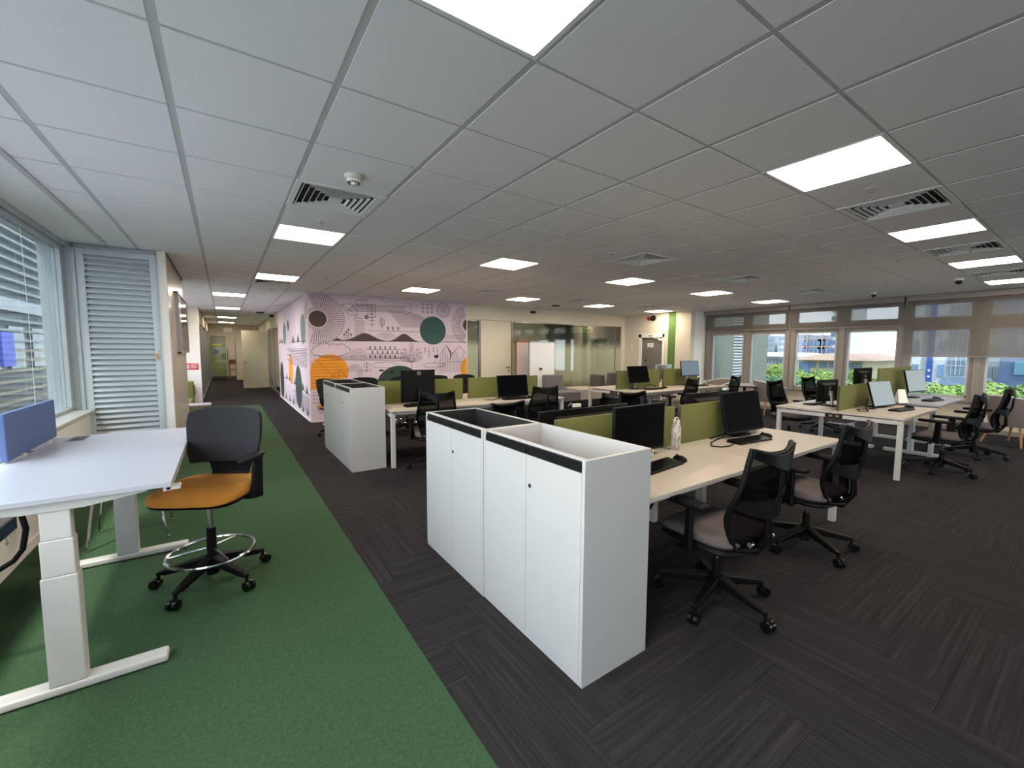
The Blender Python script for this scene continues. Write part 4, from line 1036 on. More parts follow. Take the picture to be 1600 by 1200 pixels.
# drafting stools
def stool(label, seat_m='mustard_fabric', low=0):
    t = thing('drafting_stool', label, 'stool')
    base_kids = None
    star_base(t, 0, .15, .30)
    MB().cyl(0, 0, .17, .36, .028, .026, 14).build('lift_sleeve', 'black_plastic', t, smooth=True)
    MB().cyl(0, 0, .35, .56, .015, n=12).build('gas_lift', 'chrome', t, smooth=True)
    fr = MB().tube([(.235 * math.cos(2 * PI * k / 40), .235 * math.sin(2 * PI * k / 40), .20) for k in range(40)], .0105, 8, closed=True)
    for k in range(3):
        a = 2 * PI * k / 3 + .4; fr.tube([(.03 * math.cos(a), .03 * math.sin(a), .225), (.235 * math.cos(a), .235 * math.sin(a), .20)], .007, 6)
    fr.build('foot_ring', 'chrome', t, smooth=True)
    base_kids = set(t.children)
    MB().box(-.10, .10, -.13, .11, .53, .565).build('mechanism', 'black_plastic', t, bevel=.008)
    cushion(.51, .48, .555, .585, .02).build('seat_pan', 'black_plastic', t, smooth=True)
    cushion(.52, .50, .575, .645, .04).build('seat', seat_m, t, smooth=True)
    W = [(.735, .205), (.80, .224), (.90, .236), (1.0, .240), (1.07, .236), (1.105, .226)]
    rings = []
    for z, w in W:
        row_f, row_b = [], []
        for k in range(11):
            u = -1 + 2 * k / 10; zz = z - ((.02 * u * u + .012 * u ** 6) if z > 1.0 else 0); y = -.225 - .10 * (z - .7) + .05 * u * u + (.012 if z < .85 else 0)
            row_f.append((u * w, y + .02, zz)); row_b.append((u * w, y - .012, zz))
        rings.append(row_f + row_b[::-1])
    bk = MB().loft(rings).build('backrest', 'black_fabric', t, smooth=True, angle=60, bevel=.006)
    MB().loft([[(-w, y, z), (w, y, z), (w, y - .022, z), (-w, y - .022, z)] for z, w, y in ((.57, .10, -.14), (.60, .115, -.215), (.66, .12, -.235), (.76, .15, -.245))]).build('back_support', 'black_plastic', bk, bevel=.005)
    for s in (-1, 1):
        ar = MB().bar((s * .12, .0, .555), (s * .28, .0, .56), .06, .025).bar((s * .285, -.01, .545), (s * .292, -.03, .81), .026, .085, .024, .06).build('armrest', 'black_plastic', t, bevel=.006)
        MB().loft([sq(.065, .24, .806, 3, 24, s * .285, .03), sq(.08, .255, .814, 3, 24, s * .285, .03), sq(.075, .25, .828, 3, 24, s * .285, .03)]).build('arm_pad', 'black_plastic', ar, smooth=True)
    for c in t.children:
        if low and c not in base_kids: c.location.z = -low
    return t
st = stool('drafting stool with mustard seat, black back and chrome foot ring beside the foreground desk')
st.location = (-.115, 3.24, 0); turn(st, math.radians(150), math.radians(18))
SG = 'drafting stools along the mural'
low = None
for lab, x, y, dg in (('drafting stool with mustard seat left of the farther cabinets by the mural', 1.60, 7.75, -50), ('black-backed drafting stool against the orange dome of the mural, behind the farther cabinets', 2.02, 7.35, 180),
                      ('black-backed drafting stool left of the large monitor before the mural', 2.72, 7.35, 175), ('black-backed drafting stool right of the large monitor before the mural', 3.40, 7.30, 184), ('rightmost black-backed drafting stool before the mural, in front of the glass strip', 3.98, 7.30, 180)):
    if low is None: r = low = stool(lab, low=.10); r['group'] = SG
    else: r = dup(low, lab, (x, y, 0), group=SG)
    r.location = (x, y, 0); turn(r, math.radians(dg), math.radians(dg + 20))

# ------------------------------------------------------------------ monitors and desk things
def text_mesh(s, size, depth=.0005):
    cu = bpy.data.curves.new('lettering', 'FONT'); cu.body = s; cu.size = size; cu.extrude = depth; cu.align_x = 'CENTER'; cu.align_y = 'CENTER'
    o = bpy.data.objects.new('lettering', cu); COL.objects.link(o)
    dg = bpy.context.evaluated_depsgraph_get(); me = bpy.data.meshes.new_from_object(o.evaluated_get(dg))
    bpy.data.objects.remove(o); return me
def monitor(label, x, y, z, rz, w=.56, zb=.785, h=.335, tilt=0, face='screen_glass', group='computer monitors on the desks', logo=.12, stand_m='silver'):
    """screen faces local -Y"""
    t = thing('monitor', label, 'monitor', (x, y, z), math.radians(rz), group)
    zc = zb - z + h / 2; ti = math.radians(tilt)
    def at(b): return b.at(0, 0, zc, rx=-ti)
    pn = at(MB()).box(-w / 2, w / 2, -.012, .012, -h / 2, h / 2).build('panel', 'black_plastic', t, bevel=.004)
    at(MB()).box(-w / 2 + .008, w / 2 - .008, -.0135, -.012, -h / 2 + .018, h / 2 - .008).build('screen', face, pn)
    at(MB()).loft([[(-w * .36, .012, -h * .36), (w * .36, .012, -h * .36), (w * .36, .012, h * .36), (-w * .36, .012, h * .36)], [(-w * .26, .034, -h * .26), (w * .26, .034, -h * .26), (w * .26, .034, h * .26), (-w * .26, .034, h * .26)]] if logo < .3 else [[(-w * .45, .012, -h * .44), (w * .45, .012, -h * .44), (w * .45, .012, h * .48), (-w * .45, .012, h * .48)], [(-w * .43, .034, -h * .42), (w * .43, .034, -h * .42), (w * .43, .034, h * .46), (-w * .43, .034, h * .46)]]).build('back_shell', 'monitor_back', pn, bevel=.004)
    lg = at(MB()).tube([(.024 * math.cos(2 * PI * k / 24), .036, .022 * math.sin(2 * PI * k / 24) + h * logo) for k in range(24)], .0025, 6, closed=True).build('logo_ring', 'silver', pn)
    me = text_mesh('DELL', .0165); o = link('logo_letters', me, 'silver', pn)
    o.matrix_basis = Matrix.Translation((0, 0, zc)) @ Matrix.Rotation(-ti, 4, 'X') @ Matrix.Translation((0, .0355, h * logo)) @ Matrix.Rotation(PI, 4, 'Z') @ Matrix.Rotation(PI / 2, 4, 'X')
    nb = zc - h * .1
    MB().bar((0, .075, .008), (0, .055, nb), .055, .022, .05, .02).box(-.03, .03, .03, .06, nb - .04, nb + .03).build('stand', stand_m, t, bevel=.004)
    MB().loft([sq(.24, .19, 0, 6, 28, 0, .05), sq(.24, .19, .008, 6, 28, 0, .05), sq(.22, .17, .012, 6, 28, 0, .05)]).build('foot', 'black_plastic', t, smooth=True, angle=30)
    return t
Z0 = .7352
monitor('black monitor half hidden behind the nearest cabinet on the near desk', 2.395, 1.90, Z0, 2, .56, .785, .335, 0)
monitor('black tilted monitor before the right-hand olive divider of the near desk', 3.86, 1.93, Z0, -2, .60, .77, .365, 12)
monitor('black monitor seen from behind across the left divider of the near desk', 2.30, 2.33, Z0, 180, .94, .72 + .01, .33, 0)
monitor('black emblem monitor seen from behind across the right divider of the near desk', 3.97, 2.33, Z0, 180, .74, .745, .345, 0)
monitor('large black monitor showing its emblem side, left on the mural desk', 2.24, 5.60, Z0, 180, .50, .765, .45, 0, logo=.40, stand_m='black_plastic')
monitor('black tilted monitor right on the mural desk, before the second olive divider', 3.83, 5.56, Z0, 0, .58, .745, .35, 9)
monitor('dark tilted monitor at the left of the far desk by the grey door', 6.75, 5.42, Z0, -3, .56, .86, .335, 14, 'screen_glass')
monitor('bluish monitor with glow-painted reflection at the right of the far desk by the windows', 8.45, 5.40, Z0, -4, .60, .945, .335, 8, 'reflection_glow_dim')
monitor('pale monitor with glow-painted reflection at the near end of the right island', 7.44, 1.86, Z0, -8, .58, .745, .355, 15, 'reflection_glow_pale')
monitor('pale monitor with glow-painted reflection on the taller half of the right island', 9.06, 1.86, .7702, -8, .62, .86, .355, 12, 'reflection_glow_pale')
monitor('black monitor top peeking over the left end of the low divider on the right island', 7.05, 2.36, Z0, 172, .50, .79, .31, 0)
monitor('black monitor behind the tall green divider on the right island', 8.45, 2.36, .7702, 176, .62, .90, .34, 0)

def keyboard(label, x, y, z, rz):
    t = thing('keyboard', label, 'keyboard', (x, y, z), math.radians(rz), 'black keyboards on the desks')
    MB().loft([[(-.22, -.065, 0), (.22, -.065, 0), (.22, .065, 0), (-.22, .065, 0)], [(-.22, -.065, .010), (.22, -.065, .010), (.22, .065, .022), (-.22, .065, .022)]]).build('body', 'black_plastic', t, bevel=.004)
    b = MB()
    for r in range(5):
        for c in range(17):
            if r == 0 and 5 <= c <= 9: continue
            xx = -.2 + c * .0252; yy = -.05 + r * .0245; zz = .0125 + (yy + .065) / .13 * .012
            b.box(xx - .0105, xx + .0105, yy - .010, yy + .010, zz - .003, zz + .004)
    b.box(-.075, .045, -.06, -.04, .011, .017); k = b.build('keys', 'satin_black', t); k['kind'] = 'stuff'
    return t
def mouse(label, x, y, z, rz):
    t = thing('computer_mouse', label, 'mouse', (x, y, z), math.radians(rz), 'black mice beside the keyboards')
    MB().loft([sq(.056, .10, 0, 2.6), sq(.062, .108, .012, 2.6), sq(.056, .096, .026, 2.4), sq(.034, .06, .036, 2.2), sq(.004, .01, .038, 2)]).build('shell', 'black_plastic', t, smooth=True)
    MB().disc((0, .028, .036), (1, 0, 0), .008, .007).build('wheel', 'satin_black', t)
    return t
KB = [('black keyboard in front of the nearest monitor beside the cabinet', 2.31, 1.675, Z0, 6), ('black keyboard under the tilted monitor of the near desk', 3.66, 1.755, Z0, -6),
      ('black keyboard under the right monitor of the mural desk', 3.72, 5.32, Z0, -3), ('black keyboard under the dark emblem monitor of the mural desk', 2.18, 5.38, Z0, 4),
      ('black keyboard under the left monitor of the far desk', 6.98, 5.22, Z0, -6), ('black keyboard under the right monitor of the far desk', 8.55, 5.2, Z0, -6),
      ('black keyboard at the near end of the right island', 7.27, 1.60, Z0, -6), ('black keyboard on the taller half of the right island', 8.72, 1.58, .7702, -6),
      ('black keyboard on the window side of the right island', 7.10, 2.52, Z0, 178)]
k0 = None
for lab, x, y, z, rz in KB:
    if k0 is None: k0 = keyboard(lab, x, y, z, rz)
    else: dup(k0, lab, (x, y, z), math.radians(rz))
m0 = None
for lab, x, y, z, rz in [('black mouse right of the nearest keyboard', 2.585, 1.70, Z0, -10), ('black mouse right of the keyboard under the tilted monitor', 3.95, 1.76, Z0, 5), ('black mouse on the mural desk, right of its right keyboard', 4.02, 5.34, Z0, 0),
                         ('black mouse on the far desk beside its left keyboard', 7.38, 5.26, Z0, 0), ('black mouse at the near end of the right island', 7.60, 1.60, Z0, 0), ('black mouse on the taller half of the right island', 9.04, 1.60, .7702, 0)]:
    if m0 is None: m0 = mouse(lab, x, y, z, rz)
    else: dup(m0, lab, (x, y, z), math.radians(rz))
def cable(label, pts, r=.005, m='black_plastic'):
    return tag(MB().tube(pts, r, 6).build('cable', m, smooth=True), label, 'cable')
z = Z0 + .006
cable('black cable coiling left of the tilted monitor on the near desk', [(3.62, 1.96, z), (3.45, 1.93, z), (3.28, 1.88, z + .004), (3.19, 1.82, z), (3.22, 1.76, z), (3.32, 1.74, z), (3.40, 1.76, z)])
cable('black cable behind the foot of the tilted monitor on the near desk', [(3.45, 1.99, z), (3.58, 1.94, z + .03), (3.70, 1.965, z + .05), (3.80, 1.99, z + .03), (3.98, 1.955, z), (4.1, 1.98, z)], .007)
cable('white cable under the nearest monitor', [(2.40, 1.93, z), (2.50, 1.86, z + .02), (2.58, 1.92, z + .05), (2.55, 1.99, z + .08)], .004, 'plastic_white')
cable('black cable sprawling left of the pale monitor on the right island', [(7.25, 1.95, z + .12), (7.12, 1.93, z + .04), (6.95, 1.88, z), (6.75, 1.80, z), (6.66, 1.86, z), (6.85, 1.95, z), (7.1, 1.84, z), (7.3, 1.86, z)], .006)
cable('black cable on the far desk behind its left keyboard', [(6.9, 5.42, z), (7.1, 5.45, z + .08), (7.35, 5.42, z + .02), (7.1, 5.36, z), (7.5, 5.38, z)], .008)
cable('pale cable standing up right of the bluish monitor on the far desk', [(8.8, 5.35, z), (8.85, 5.36, z + .15), (8.95, 5.35, z + .10), (9.02, 5.33, z)], .008, 'plastic_white')
cable('dark cable left on the mural desk beside its right monitor', [(3.25, 5.45, z), (3.35, 5.38, z), (3.45, 5.42, z + .01), (3.52, 5.46, z)], .006)
cable('black cable hanging under the near desk beside the cabinet', [(1.76, 1.50, .70), (1.84, 1.46, .64), (1.95, 1.46, .61), (2.06, 1.5, .64), (2.1, 1.6, .705)], .008)
cable('black power cord drooping under the right end of the far desk', [(8.2, 5.15, .70), (8.3, 5.1, .58), (8.5, 5.1, .52), (8.7, 5.12, .58), (8.85, 5.15, .70)], .008, 'plastic_white')
t = thing('water_bottle', 'tall marbled grey and white water bottle between the near desk dividers', 'bottle', (2.862, 1.925, Z0))
MB().lathe([(.001, 0), (.034, 0), (.036, .006), (.036, .17), (.034, .185), (.028, .198), (.026, .20), (.001, .20)], 24).build('body', 'bottle_marble', t, smooth=True)
MB().lathe([(.001, .20), (.027, .20), (.028, .205), (.028, .228), (.024, .234), (.001, .234)], 20).build('cap', 'bottle_marble', t, smooth=True)
MB().tube([(-.024, 0, .205), (-.028, 0, .235), (-.012, 0, .25), (.012, 0, .25), (.028, 0, .235), (.024, 0, .205)], .005, 6).build('carry_loop', 'plastic_cream', t, smooth=True)
t = thing('webcam', 'small white webcam clipped on the back-turned left monitor of the near desk', 'webcam', (2.18, 2.33, 1.078))
MB().box(-.02, .05, -.015, .015, -.008, .018).build('clip', 'plastic_cream', t, bevel=.004); MB().tube([(-.02, .0, .004), (-.045, .0, .026), (-.07, .0, .004)], .004, 6).build('lead', 'silver', t, smooth=True)
t = thing('webcam', 'white webcam clipped on top of the emblem monitor at the near desk back', 'webcam', (4.30, 2.33, 1.10))
MB().box(-.03, .03, -.02, .02, -.008, .015).build('clip', 'plastic_white', t, bevel=.004); MB().disc((0, -.02, .012), (0, 1, 0), .012, .02).build('camera', 'silver', t)
t = thing('tent_card', 'small white folded card standing on the right island before the tall divider', 'card', (7.99, 1.78, .771), math.radians(-35))
MB().add([(-.07, -.05, 0), (.07, -.05, 0), (.05, 0, .19), (-.05, 0, .19)], [(0, 1, 2, 3)]).build('front', 'paper', t).modifiers.new('t', 'SOLIDIFY').thickness = .002
MB().add([(-.07, .05, 0), (.07, .05, 0), (.05, 0, .19), (-.05, 0, .19)], [(3, 2, 1, 0)]).build('back', 'paper', t).modifiers.new('t', 'SOLIDIFY').thickness = .002
t = thing('laptop', 'open laptop with a pale bluish screen at the right end of the far desk', 'laptop', (9.0, 5.75, Z0), math.radians(-15))
B(-.16, .16, -.11, .11, 0, .014).build('base', 'silver', t, bevel=.004); s = MB().at(0, .11, .012, rx=math.radians(-15)).box(-.16, .16, 0, .008, 0, .21).build('lid', 'silver', t, bevel=.003)
MB().at(0, .11, .012, rx=math.radians(-15)).box(-.15, .15, -.0012, 0, .012, .2).build('screen', 'screen_sheen', s)
t = thing('monitor', 'white backed monitor over the far desk divider, before the cream wall', 'monitor', (8.15, 5.85, Z0), math.radians(178))
B(-.27, .27, -.012, .014, .12, .455).build('panel', 'silver', t, bevel=.008); B(-.26, .26, -.014, -.012, .13, .445).build('screen', 'screen_glass', t); MB().bar((0, .06, .01), (0, .04, .3), .06, .02).build('stand', 'silver', t); MB().lathe([(.001, 0), (.1, 0), (.1, .008), (.001, .012)], 20).build('foot', 'silver', t)

# ------------------------------------------------------------------ lounge by the glass wall
def soft(b, name, m, p, bev=.03): return b.build(name, m, p, bevel=bev, seg=3)
t = thing('lounge_seat', 'grey modular lounge seat with a backrest before the glass wall', 'sofa', (7.15, 8.2, 0), math.radians(0))
soft(MB().box(-.38, .38, -.36, .36, .20, .46), 'seat', 'sofa_fabric', t); soft(MB().box(-.36, .02 + .22, .16, .34, .44, .86), 'backrest', 'sofa_fabric', t)
B(-.34, .34, -.32, .32, .05, .20).build('plinth', 'liner_black', t)
for sx in (-1, 1):
    for sy in (-1, 1): MB().cyl(sx * .3, sy * .28, 0, .06, .02, n=10).build('leg', 'satin_black', t)
t = thing('ottoman', 'long pale grey upholstered bench between the lounge seats', 'bench', (7.97, 8.25, 0))
soft(MB().box(-.40, .40, -.36, .36, .20, .50), 'seat', 'ottoman_cloth', t); B(-.37, .37, -.32, .32, .04, .20).build('plinth', 'liner_black', t)
for sx in (-1, 1):
    for sy in (-1, 1): MB().cyl(sx * .34, sy * .28, 0, .05, .02, n=10).build('leg', 'satin_black', t)
t = thing('lounge_seat', 'dark grey lounge backrest seat nearest the end of the glass wall', 'sofa', (9.0, 8.1, 0), math.radians(0))
soft(MB().box(-.40, .40, -.36, .36, .20, .46), 'seat', 'sofa_dark', t); soft(MB().box(-.40, .12, -.30, -.12, .44, .90), 'backrest', 'sofa_dark', t); soft(MB().box(-.62, -.42, -.1, .3, .3, .83), 'side_back', 'sofa_dark', t)
B(-.36, .36, -.32, .32, .0, .20).build('plinth', 'liner_black', t)
t = thing('whiteboard', 'white mobile writing board standing before the glass wall', 'whiteboard', (6.95, 8.74, 0))
B(-.42, .42, -.02, .02, .30, 1.70).build('board', 'board_white', t, bevel=.006)
MB().box(-.44, -.415, -.025, .025, .28, 1.72).box(.415, .44, -.025, .025, .28, 1.72).box(-.44, .44, -.025, .025, 1.695, 1.72).build('edge', 'silver', t)
for sx in (-1, 1):
    lg = MB().bar((sx * .40, 0, .04), (sx * .40, 0, .30), .03, .03).box(sx * .40 - .02, sx * .40 + .02, -.2, .2, .04, .07).build('foot', 'steel', t)
    MB().disc((sx * .40, -.18, .025), (1, 0, 0), .025, .02).disc((sx * .40, .18, .025), (1, 0, 0), .025, .02).build('castor', 'satin_black', lg)
MB().box(-.10, -.02, -.05, -.02, .98, 1.03).build('pen_clip', 'satin_black', t)
t = thing('pin_board', 'pinkish board in an orange-brown wooden frame behind the whiteboard', 'board', (6.70, 9.15, 0))
B(-.28, .24, -.012, .012, .08, 1.70).build('panel', 'board_pink', t)
for nm, q in (('frame_post', (-.32, -.28, 0, 1.75)), ('frame_post', (.10, .18, 0, 1.75)), ('frame_rail', (-.32, .24, 1.70, 1.755)), ('frame_rail', (-.32, .24, .03, .08))): B(q[0], q[1], -.022, .022, q[2], q[3]).build(nm, 'wood_frame', t, bevel=.004)
for sx in (-.30, .14): B(sx - .02, sx + .02, -.1, .1, 0, .03).build('foot', 'wood_frame', t)

def tub(label, x, y, rz, s=1.0, group='grey tub chairs with wooden legs by the windows'):
    t = thing('tub_chair', label, 'chair', (x, y, 0), math.radians(rz), group)
    def ring(r, th, tz, zb, n=25, off=0):
        out = []
        for k in range(n):
            a = math.radians(-215 + 250 * k / (n - 1)); u = abs(k / (n - 1) - .5) * 2
            zt = tz - .17 * u ** 1.6
            out.append((a, u, zt))
        return out
    pts = ring(.33, .05, .80, .36); rin, rout, top_o, top_i, bot = [], [], [], [], []
    rings = []
    for a, u, zt in pts:
        c, s_ = math.cos(a), math.sin(a); f = .97
        rings.append([(.27 * c, -.02 - .25 * s_ * -1 * -1, .34) if 0 else (.25 * c, .24 * -s_ * -1, .33), (.34 * c, .33 * s_, zt - .02), (.352 * c, .342 * s_, zt), (.385 * c, .372 * s_, zt), (.39 * c, .377 * s_, zt - .02), (.30 * c, .29 * s_, .31)])
    MB().loft([[(p[0], -p[1], p[2]) for p in r] for r in rings]).build('shell', 'tub_cloth', t, smooth=True, angle=60)
    MB().tube([((.37 * math.cos(a)), -.358 * math.sin(a), zt + .002) for a, u, zt in pts], .016, 8).build('rim_piping', 'tub_shell', t, smooth=True)
    MB().loft([sq(.46, .48, .33, 3), sq(.54, .56, .37, 3), sq(.54, .56, .43, 3), sq(.48, .50, .455, 3)]).build('seat', 'tub_cloth', t, smooth=True)
    for sx in (-1, 1):
        for sy in (-1, 1): MB().tube([(sx * .17, sy * .17, .345), (sx * .27, sy * .26, 0)], [.022, .012], 8).build('leg', 'wood_leg', t, smooth=True)
    return t
t1 = tub('grey tub chair with splayed wooden legs at the right edge of the view', 10.55, .92, 60)
dup(t1, 'grey tub chair with wooden legs by the round table, behind the corner task chair', (10.72, 4.72, 0), math.radians(50))
dup(t1, 'grey tub chair on the far side of the round table, near the return wall', (10.1, 5.75, 0), math.radians(-110))
t = thing('round_table', 'round white cafe table on a black column by the louvred window', 'table', (10.55, 5.25, 0))
MB().lathe([(.001, .66), (.42, .66), (.425, .672), (.42, .685), (.001, .685)], 36).build('top', 'desk_white', t, smooth=True); MB().cyl(0, 0, .02, .66, .03, n=14).build('column', 'satin_black', t, smooth=True); MB().lathe([(.001, 0), (.24, 0), (.24, .012), (.04, .03), (.001, .03)], 28).build('base', 'satin_black', t, smooth=True)

# ------------------------------------------------------------------ left niche and corridor things
t = thing('picture', 'dark framed glossy picture on the side wall after the louvred door', 'picture', (-.52, 8.15, 1.85))
B(.0, .035, -.80, .80, -.40, .40).build('canvas', 'picture_dark', t); B(.0345, .036, -.80, -.35, -.40, .40).build('pale_strip', 'picture_pale', t)
MB().box(0, .045, -.82, -.80, -.42, .42).box(0, .045, .80, .82, -.42, .42).box(0, .045, -.82, .82, -.42, -.40).box(0, .045, -.82, .82, .40, .42).build('frame', 'silver', t)
t = thing('safety_sign', 'small red safety sign with white print on the niche wall', 'sign', (-.71, 14.5, 1.0))
B(-.15, .12, -.01, 0, -.085, .085).build('plate', 'red_sign', t); b = MB()
b.box(-.13, -.10, -.012, -.01, -.06, .05).box(-.095, -.085, -.012, -.01, -.05, .06)
for k in range(4): b.box(-.06, .10 - .03 * (k % 2), -.012, -.01, .045 - k * .03, .057 - k * .03)
b.build('print', 'plastic_white', t)
t = thing('fire_extinguisher', 'red fire extinguisher standing under the small red sign', 'extinguisher', (-.80, 14.36, 0))
MB().lathe([(.001, 0), (.075, 0), (.08, .02), (.08, .42), (.06, .48), (.025, .51), (.001, .51)], 20).build('cylinder', 'red_gloss', t, smooth=True)
MB().cyl(0, 0, .51, .56, .02, n=10).box(-.02, .02, -.09, .03, .55, .575).build('valve', 'satin_black', t); MB().tube([(.02, 0, .54), (.10, -.01, .50), (.11, -.02, .3), (.09, -.03, .2)], .01, 8).build('hose', 'satin_black', t, smooth=True)
t = thing('side_table', 'small white low table beyond the picture wall', 'table', (-.62, 9.62, 0))
MB().loft([sq(.76, .40, .44, 8), sq(.78, .42, .45, 8), sq(.78, .42, .475, 8)]).build('top', 'desk_white', t, smooth=True, angle=30)
for sx in (-1, 1):
    for sy in (-1, 1): MB().tube([(sx * .25, sy * .14, .44), (sx * .32, sy * .18, 0)], .012, 8).build('leg', 'white_metal', t, smooth=True)
t = thing('banquette', 'olive green upholstered bench in the niche behind the low white table', 'bench', (-.88, 10.9, 0))
soft(MB().box(-.34, .30, -.85, .85, .12, .42), 'seat', 'olive_felt', t, .03); soft(MB().box(-.36, .30, .62, .85, .40, .78), 'end_back', 'olive_felt', t, .03); B(-.3, .26, -.8, .8, 0, .12).build('plinth', 'liner_black', t)
t = thing('wooden_chair', 'dark wooden chair far off beyond the corridor glass door', 'chair', (.42, 25.2, 0))
for sx in (-.2, .2):
    for sy in (-.2, .2): B(sx - .02, sx + .02, sy - .02, sy + .02, 0, .95 if sy > 0 else .45).build('leg', 'wood_frame', t)
B(-.22, .22, -.22, .22, .44, .48).build('seat', 'wood_frame', t); B(-.22, .22, .18, .22, .72, .95).build('backrest', 'wood_frame', t)

# ------------------------------------------------------------------ outside, right-hand windows
struct(B(-80, 260, -160, 160, -10.2, -10).build('ground', 'street'))
t = thing('louvred_pier', 'concrete pier with white louvre blades outside the window nearest the far corner', 'pier', (0, 0, 0))
B(11.86, 13.75, 7.25, 7.45, -1.0, 3.4).build('concrete_panel', 'concrete', t); B(14.9, 15.95, 7.2, 7.7, -4, 3.6).build('concrete_pier', 'concrete', t)
B(13.75, 14.9, 7.42, 7.45, -.6, 3.2).build('dark_back', 'void', t)
b0 = MB().at(14.32, 7.3, 0, rx=math.radians(35)).box(-.57, .57, -.07, .07, -.008, .008).build('louvre_blade', 'facade_white', t)
for k in range(36):
    o = b0 if k == 0 else b0.copy()
    if k: COL.objects.link(o)
    o.location = (0, 0, -.3 + k * .096)
def building(label, name='building'): return thing(name, label, 'building', (0, 0, 0))
# cream villa with hip roof (real distance about 45 m)
t = building('cream building with a brown hip roof behind the tree tops')
B(45, 56, 12.6, 17.1, -10, .72).build('wall', 'facade_cream', t); B(44.9, 45, 16.6, 17.3, -10, .5).build('blue_strip', 'facade_blue', t)
MB().add([(43.9, 11.6, .72), (57, 11.6, .72), (57, 18.0, .72), (43.9, 18.0, .72), (46.5, 13.9, 1.30), (54, 13.9, 1.30), (54, 16.0, 1.30), (46.5, 16.0, 1.30)], [(0, 1, 5, 4), (1, 2, 6, 5), (2, 3, 7, 6), (3, 0, 4, 7), (4, 5, 6, 7), (3, 2, 1, 0)]).build('roof', 'roof_tile', t)
for k, y in enumerate((16.35, 15.5, 14.75, 13.75, 13.45, 13.15, 12.85)):
    w_ = .28 if k < 3 else .11
    B(44.93, 45.0, y - w_, y + w_, .0, .52).build('window', 'window_far', t)
for y in (13.75, 13.1, 12.75): B(44.93, 45.0, y - .13, y + .13, -1.0, -.5).build('window', 'window_far', t)
t = building('low white building with a colonnade left of the cream building')
B(48, 56, 18.6, 26, -10, .95).build('wall', 'facade_white', t); MB().add([(47, 18.0, .95), (57, 18.0, .95), (57, 27, .95), (47, 27, .95), (50, 20, 1.35), (55, 20, 1.35), (55, 26, 1.35), (50, 26, 1.35)], [(0, 1, 5, 4), (1, 2, 6, 5), (2, 3, 7, 6), (3, 0, 4, 7), (4, 5, 6, 7)]).build('roof', 'roof_pale', t)
for k in range(14): B(47.93, 48.0, 19.0 + k * .32, 19.16 + k * .32, .2, .7).build('window', 'window_far', t)
# distant city
random.seed(11)
t = building('pale tower block rising behind the hip-roofed building')
B(140, 152, 42.5, 46.3, -10, 30).build('wall', 'facade_white', t)
for k in range(14): B(139.6, 140, 44.9, 46.8, -1 + k * 2.2, .2 + k * 2.2).build('balcony', 'facade_dark', t)
t = building('unfinished apartment blocks with pink scaffolding far behind the trees')
for y0, y1, z1 in ((53.5, 58, 6.8), (48.2, 52.5, 6.4), (46.8, 50, 5.4)): B(150, 160, y0 * 1.07, y1 * 1.07, -10, z1).build('wall', 'facade_grey', t)
for k in range(3):
    for j in range(10): B(149.7, 150, 50.5 + j * 1.15, 51.2 + j * 1.15, -1.5 + k * 2.4, -.2 + k * 2.4).build('window', 'facade_blue', t)
for k in range(4): B(149.5, 149.7, 49, 62, -2 + k * 2.4, -1.75 + k * 2.4).build('scaffold', 'crane_red', t)
for y in (52, 56, 60): B(149.4, 149.6, y, y + .3, -4, 9).build('scaffold_post', 'crane_red', t)
for nm, y0, y1, z1, m in (('pale blue tower in the haze at the left of the skyline', 76, 81, 9.5, 'facade_grey'), ('small tower beside it in the hazy skyline', 70, 73, 7.0, 'facade_grey'), ('broad low hazy block on the skyline', 62, 69, 4.2, 'facade_white')):
    t = building(nm); B(160, 170, y0, y1, -10, z1).build('wall', m, t)
    for k in range(5): B(159.8, 160, y0 + .5, y1 - .5, -2 + k * 1.8, -1 + k * 1.8).build('window_band', 'window_far', t)
# white block with a navy sign at the right
t = building('tall white block with a navy blue banner and gridded windows')
B(30, 40, 4.1, 6.45, -10, 14).build('wall', 'facade_white', t); B(29.6, 30, 5.95, 6.6, -10, 14).build('bay', 'facade_white', t)
B(29.85, 30, 5.55, 5.76, -.6, 14).build('navy_banner', 'sign_navy', t); 
for k in range(3): MB().disc((29.84, 5.65, .55 - k * .32), (1, 0, 0), .06, .01).build('banner_mark', 'facade_white', t)
for k in range(9):
    z_ = .35 + k * 1.25
    f = B(29.9, 30, 4.42, 5.02, z_, z_ + .95).build('window', 'window_far', t)
    MB().box(29.86, 29.9, 4.70, 4.73, z_, z_ + .95).box(29.86, 29.9, 4.55, 4.565, z_, z_ + .95).box(29.86, 29.9, 4.86, 4.875, z_, z_ + .95).box(29.86, 29.9, 4.42, 5.02, z_ + .45, z_ + .48).build('glazing_bar', 'facade_white', f)
    B(29.9, 30, 5.15, 5.35, z_ - .1, z_ + .5).build('window', 'facade_blue', t)
    B(29.5, 29.6, 6.0, 6.3, z_ - .2, z_ + .5).build('window', 'window_far', t)
B(28.6, 30, 4.0, 6.4, -10, -.05).build('podium', 'facade_grey', t); B(28.5, 29.5, 4.0, 5.0, .02, .10).build('podium_roof', 'facade_white', t)
t = building('pale gridded block between the white and the dark blue building')
B(30.5, 40, 3.3, 3.95, -10, 14).build('wall', 'facade_white', t)
for k in range(9):
    for j in range(3): B(30.4, 30.5, 3.36 + j * .2, 3.5 + j * .2, .2 + k * 1.1, .8 + k * 1.1).build('window', 'facade_grey', t)
t = building('dark blue glass building at the right edge of the view')
B(29, 40, -2.5, 3.2, -10, 14).build('wall', 'facade_dark', t)
for k in range(9): B(28.9, 29, -2.4, 2.75, -.7 + k * 1.2, -.1 + k * 1.2).build('glass_band', 'facade_teal', t)
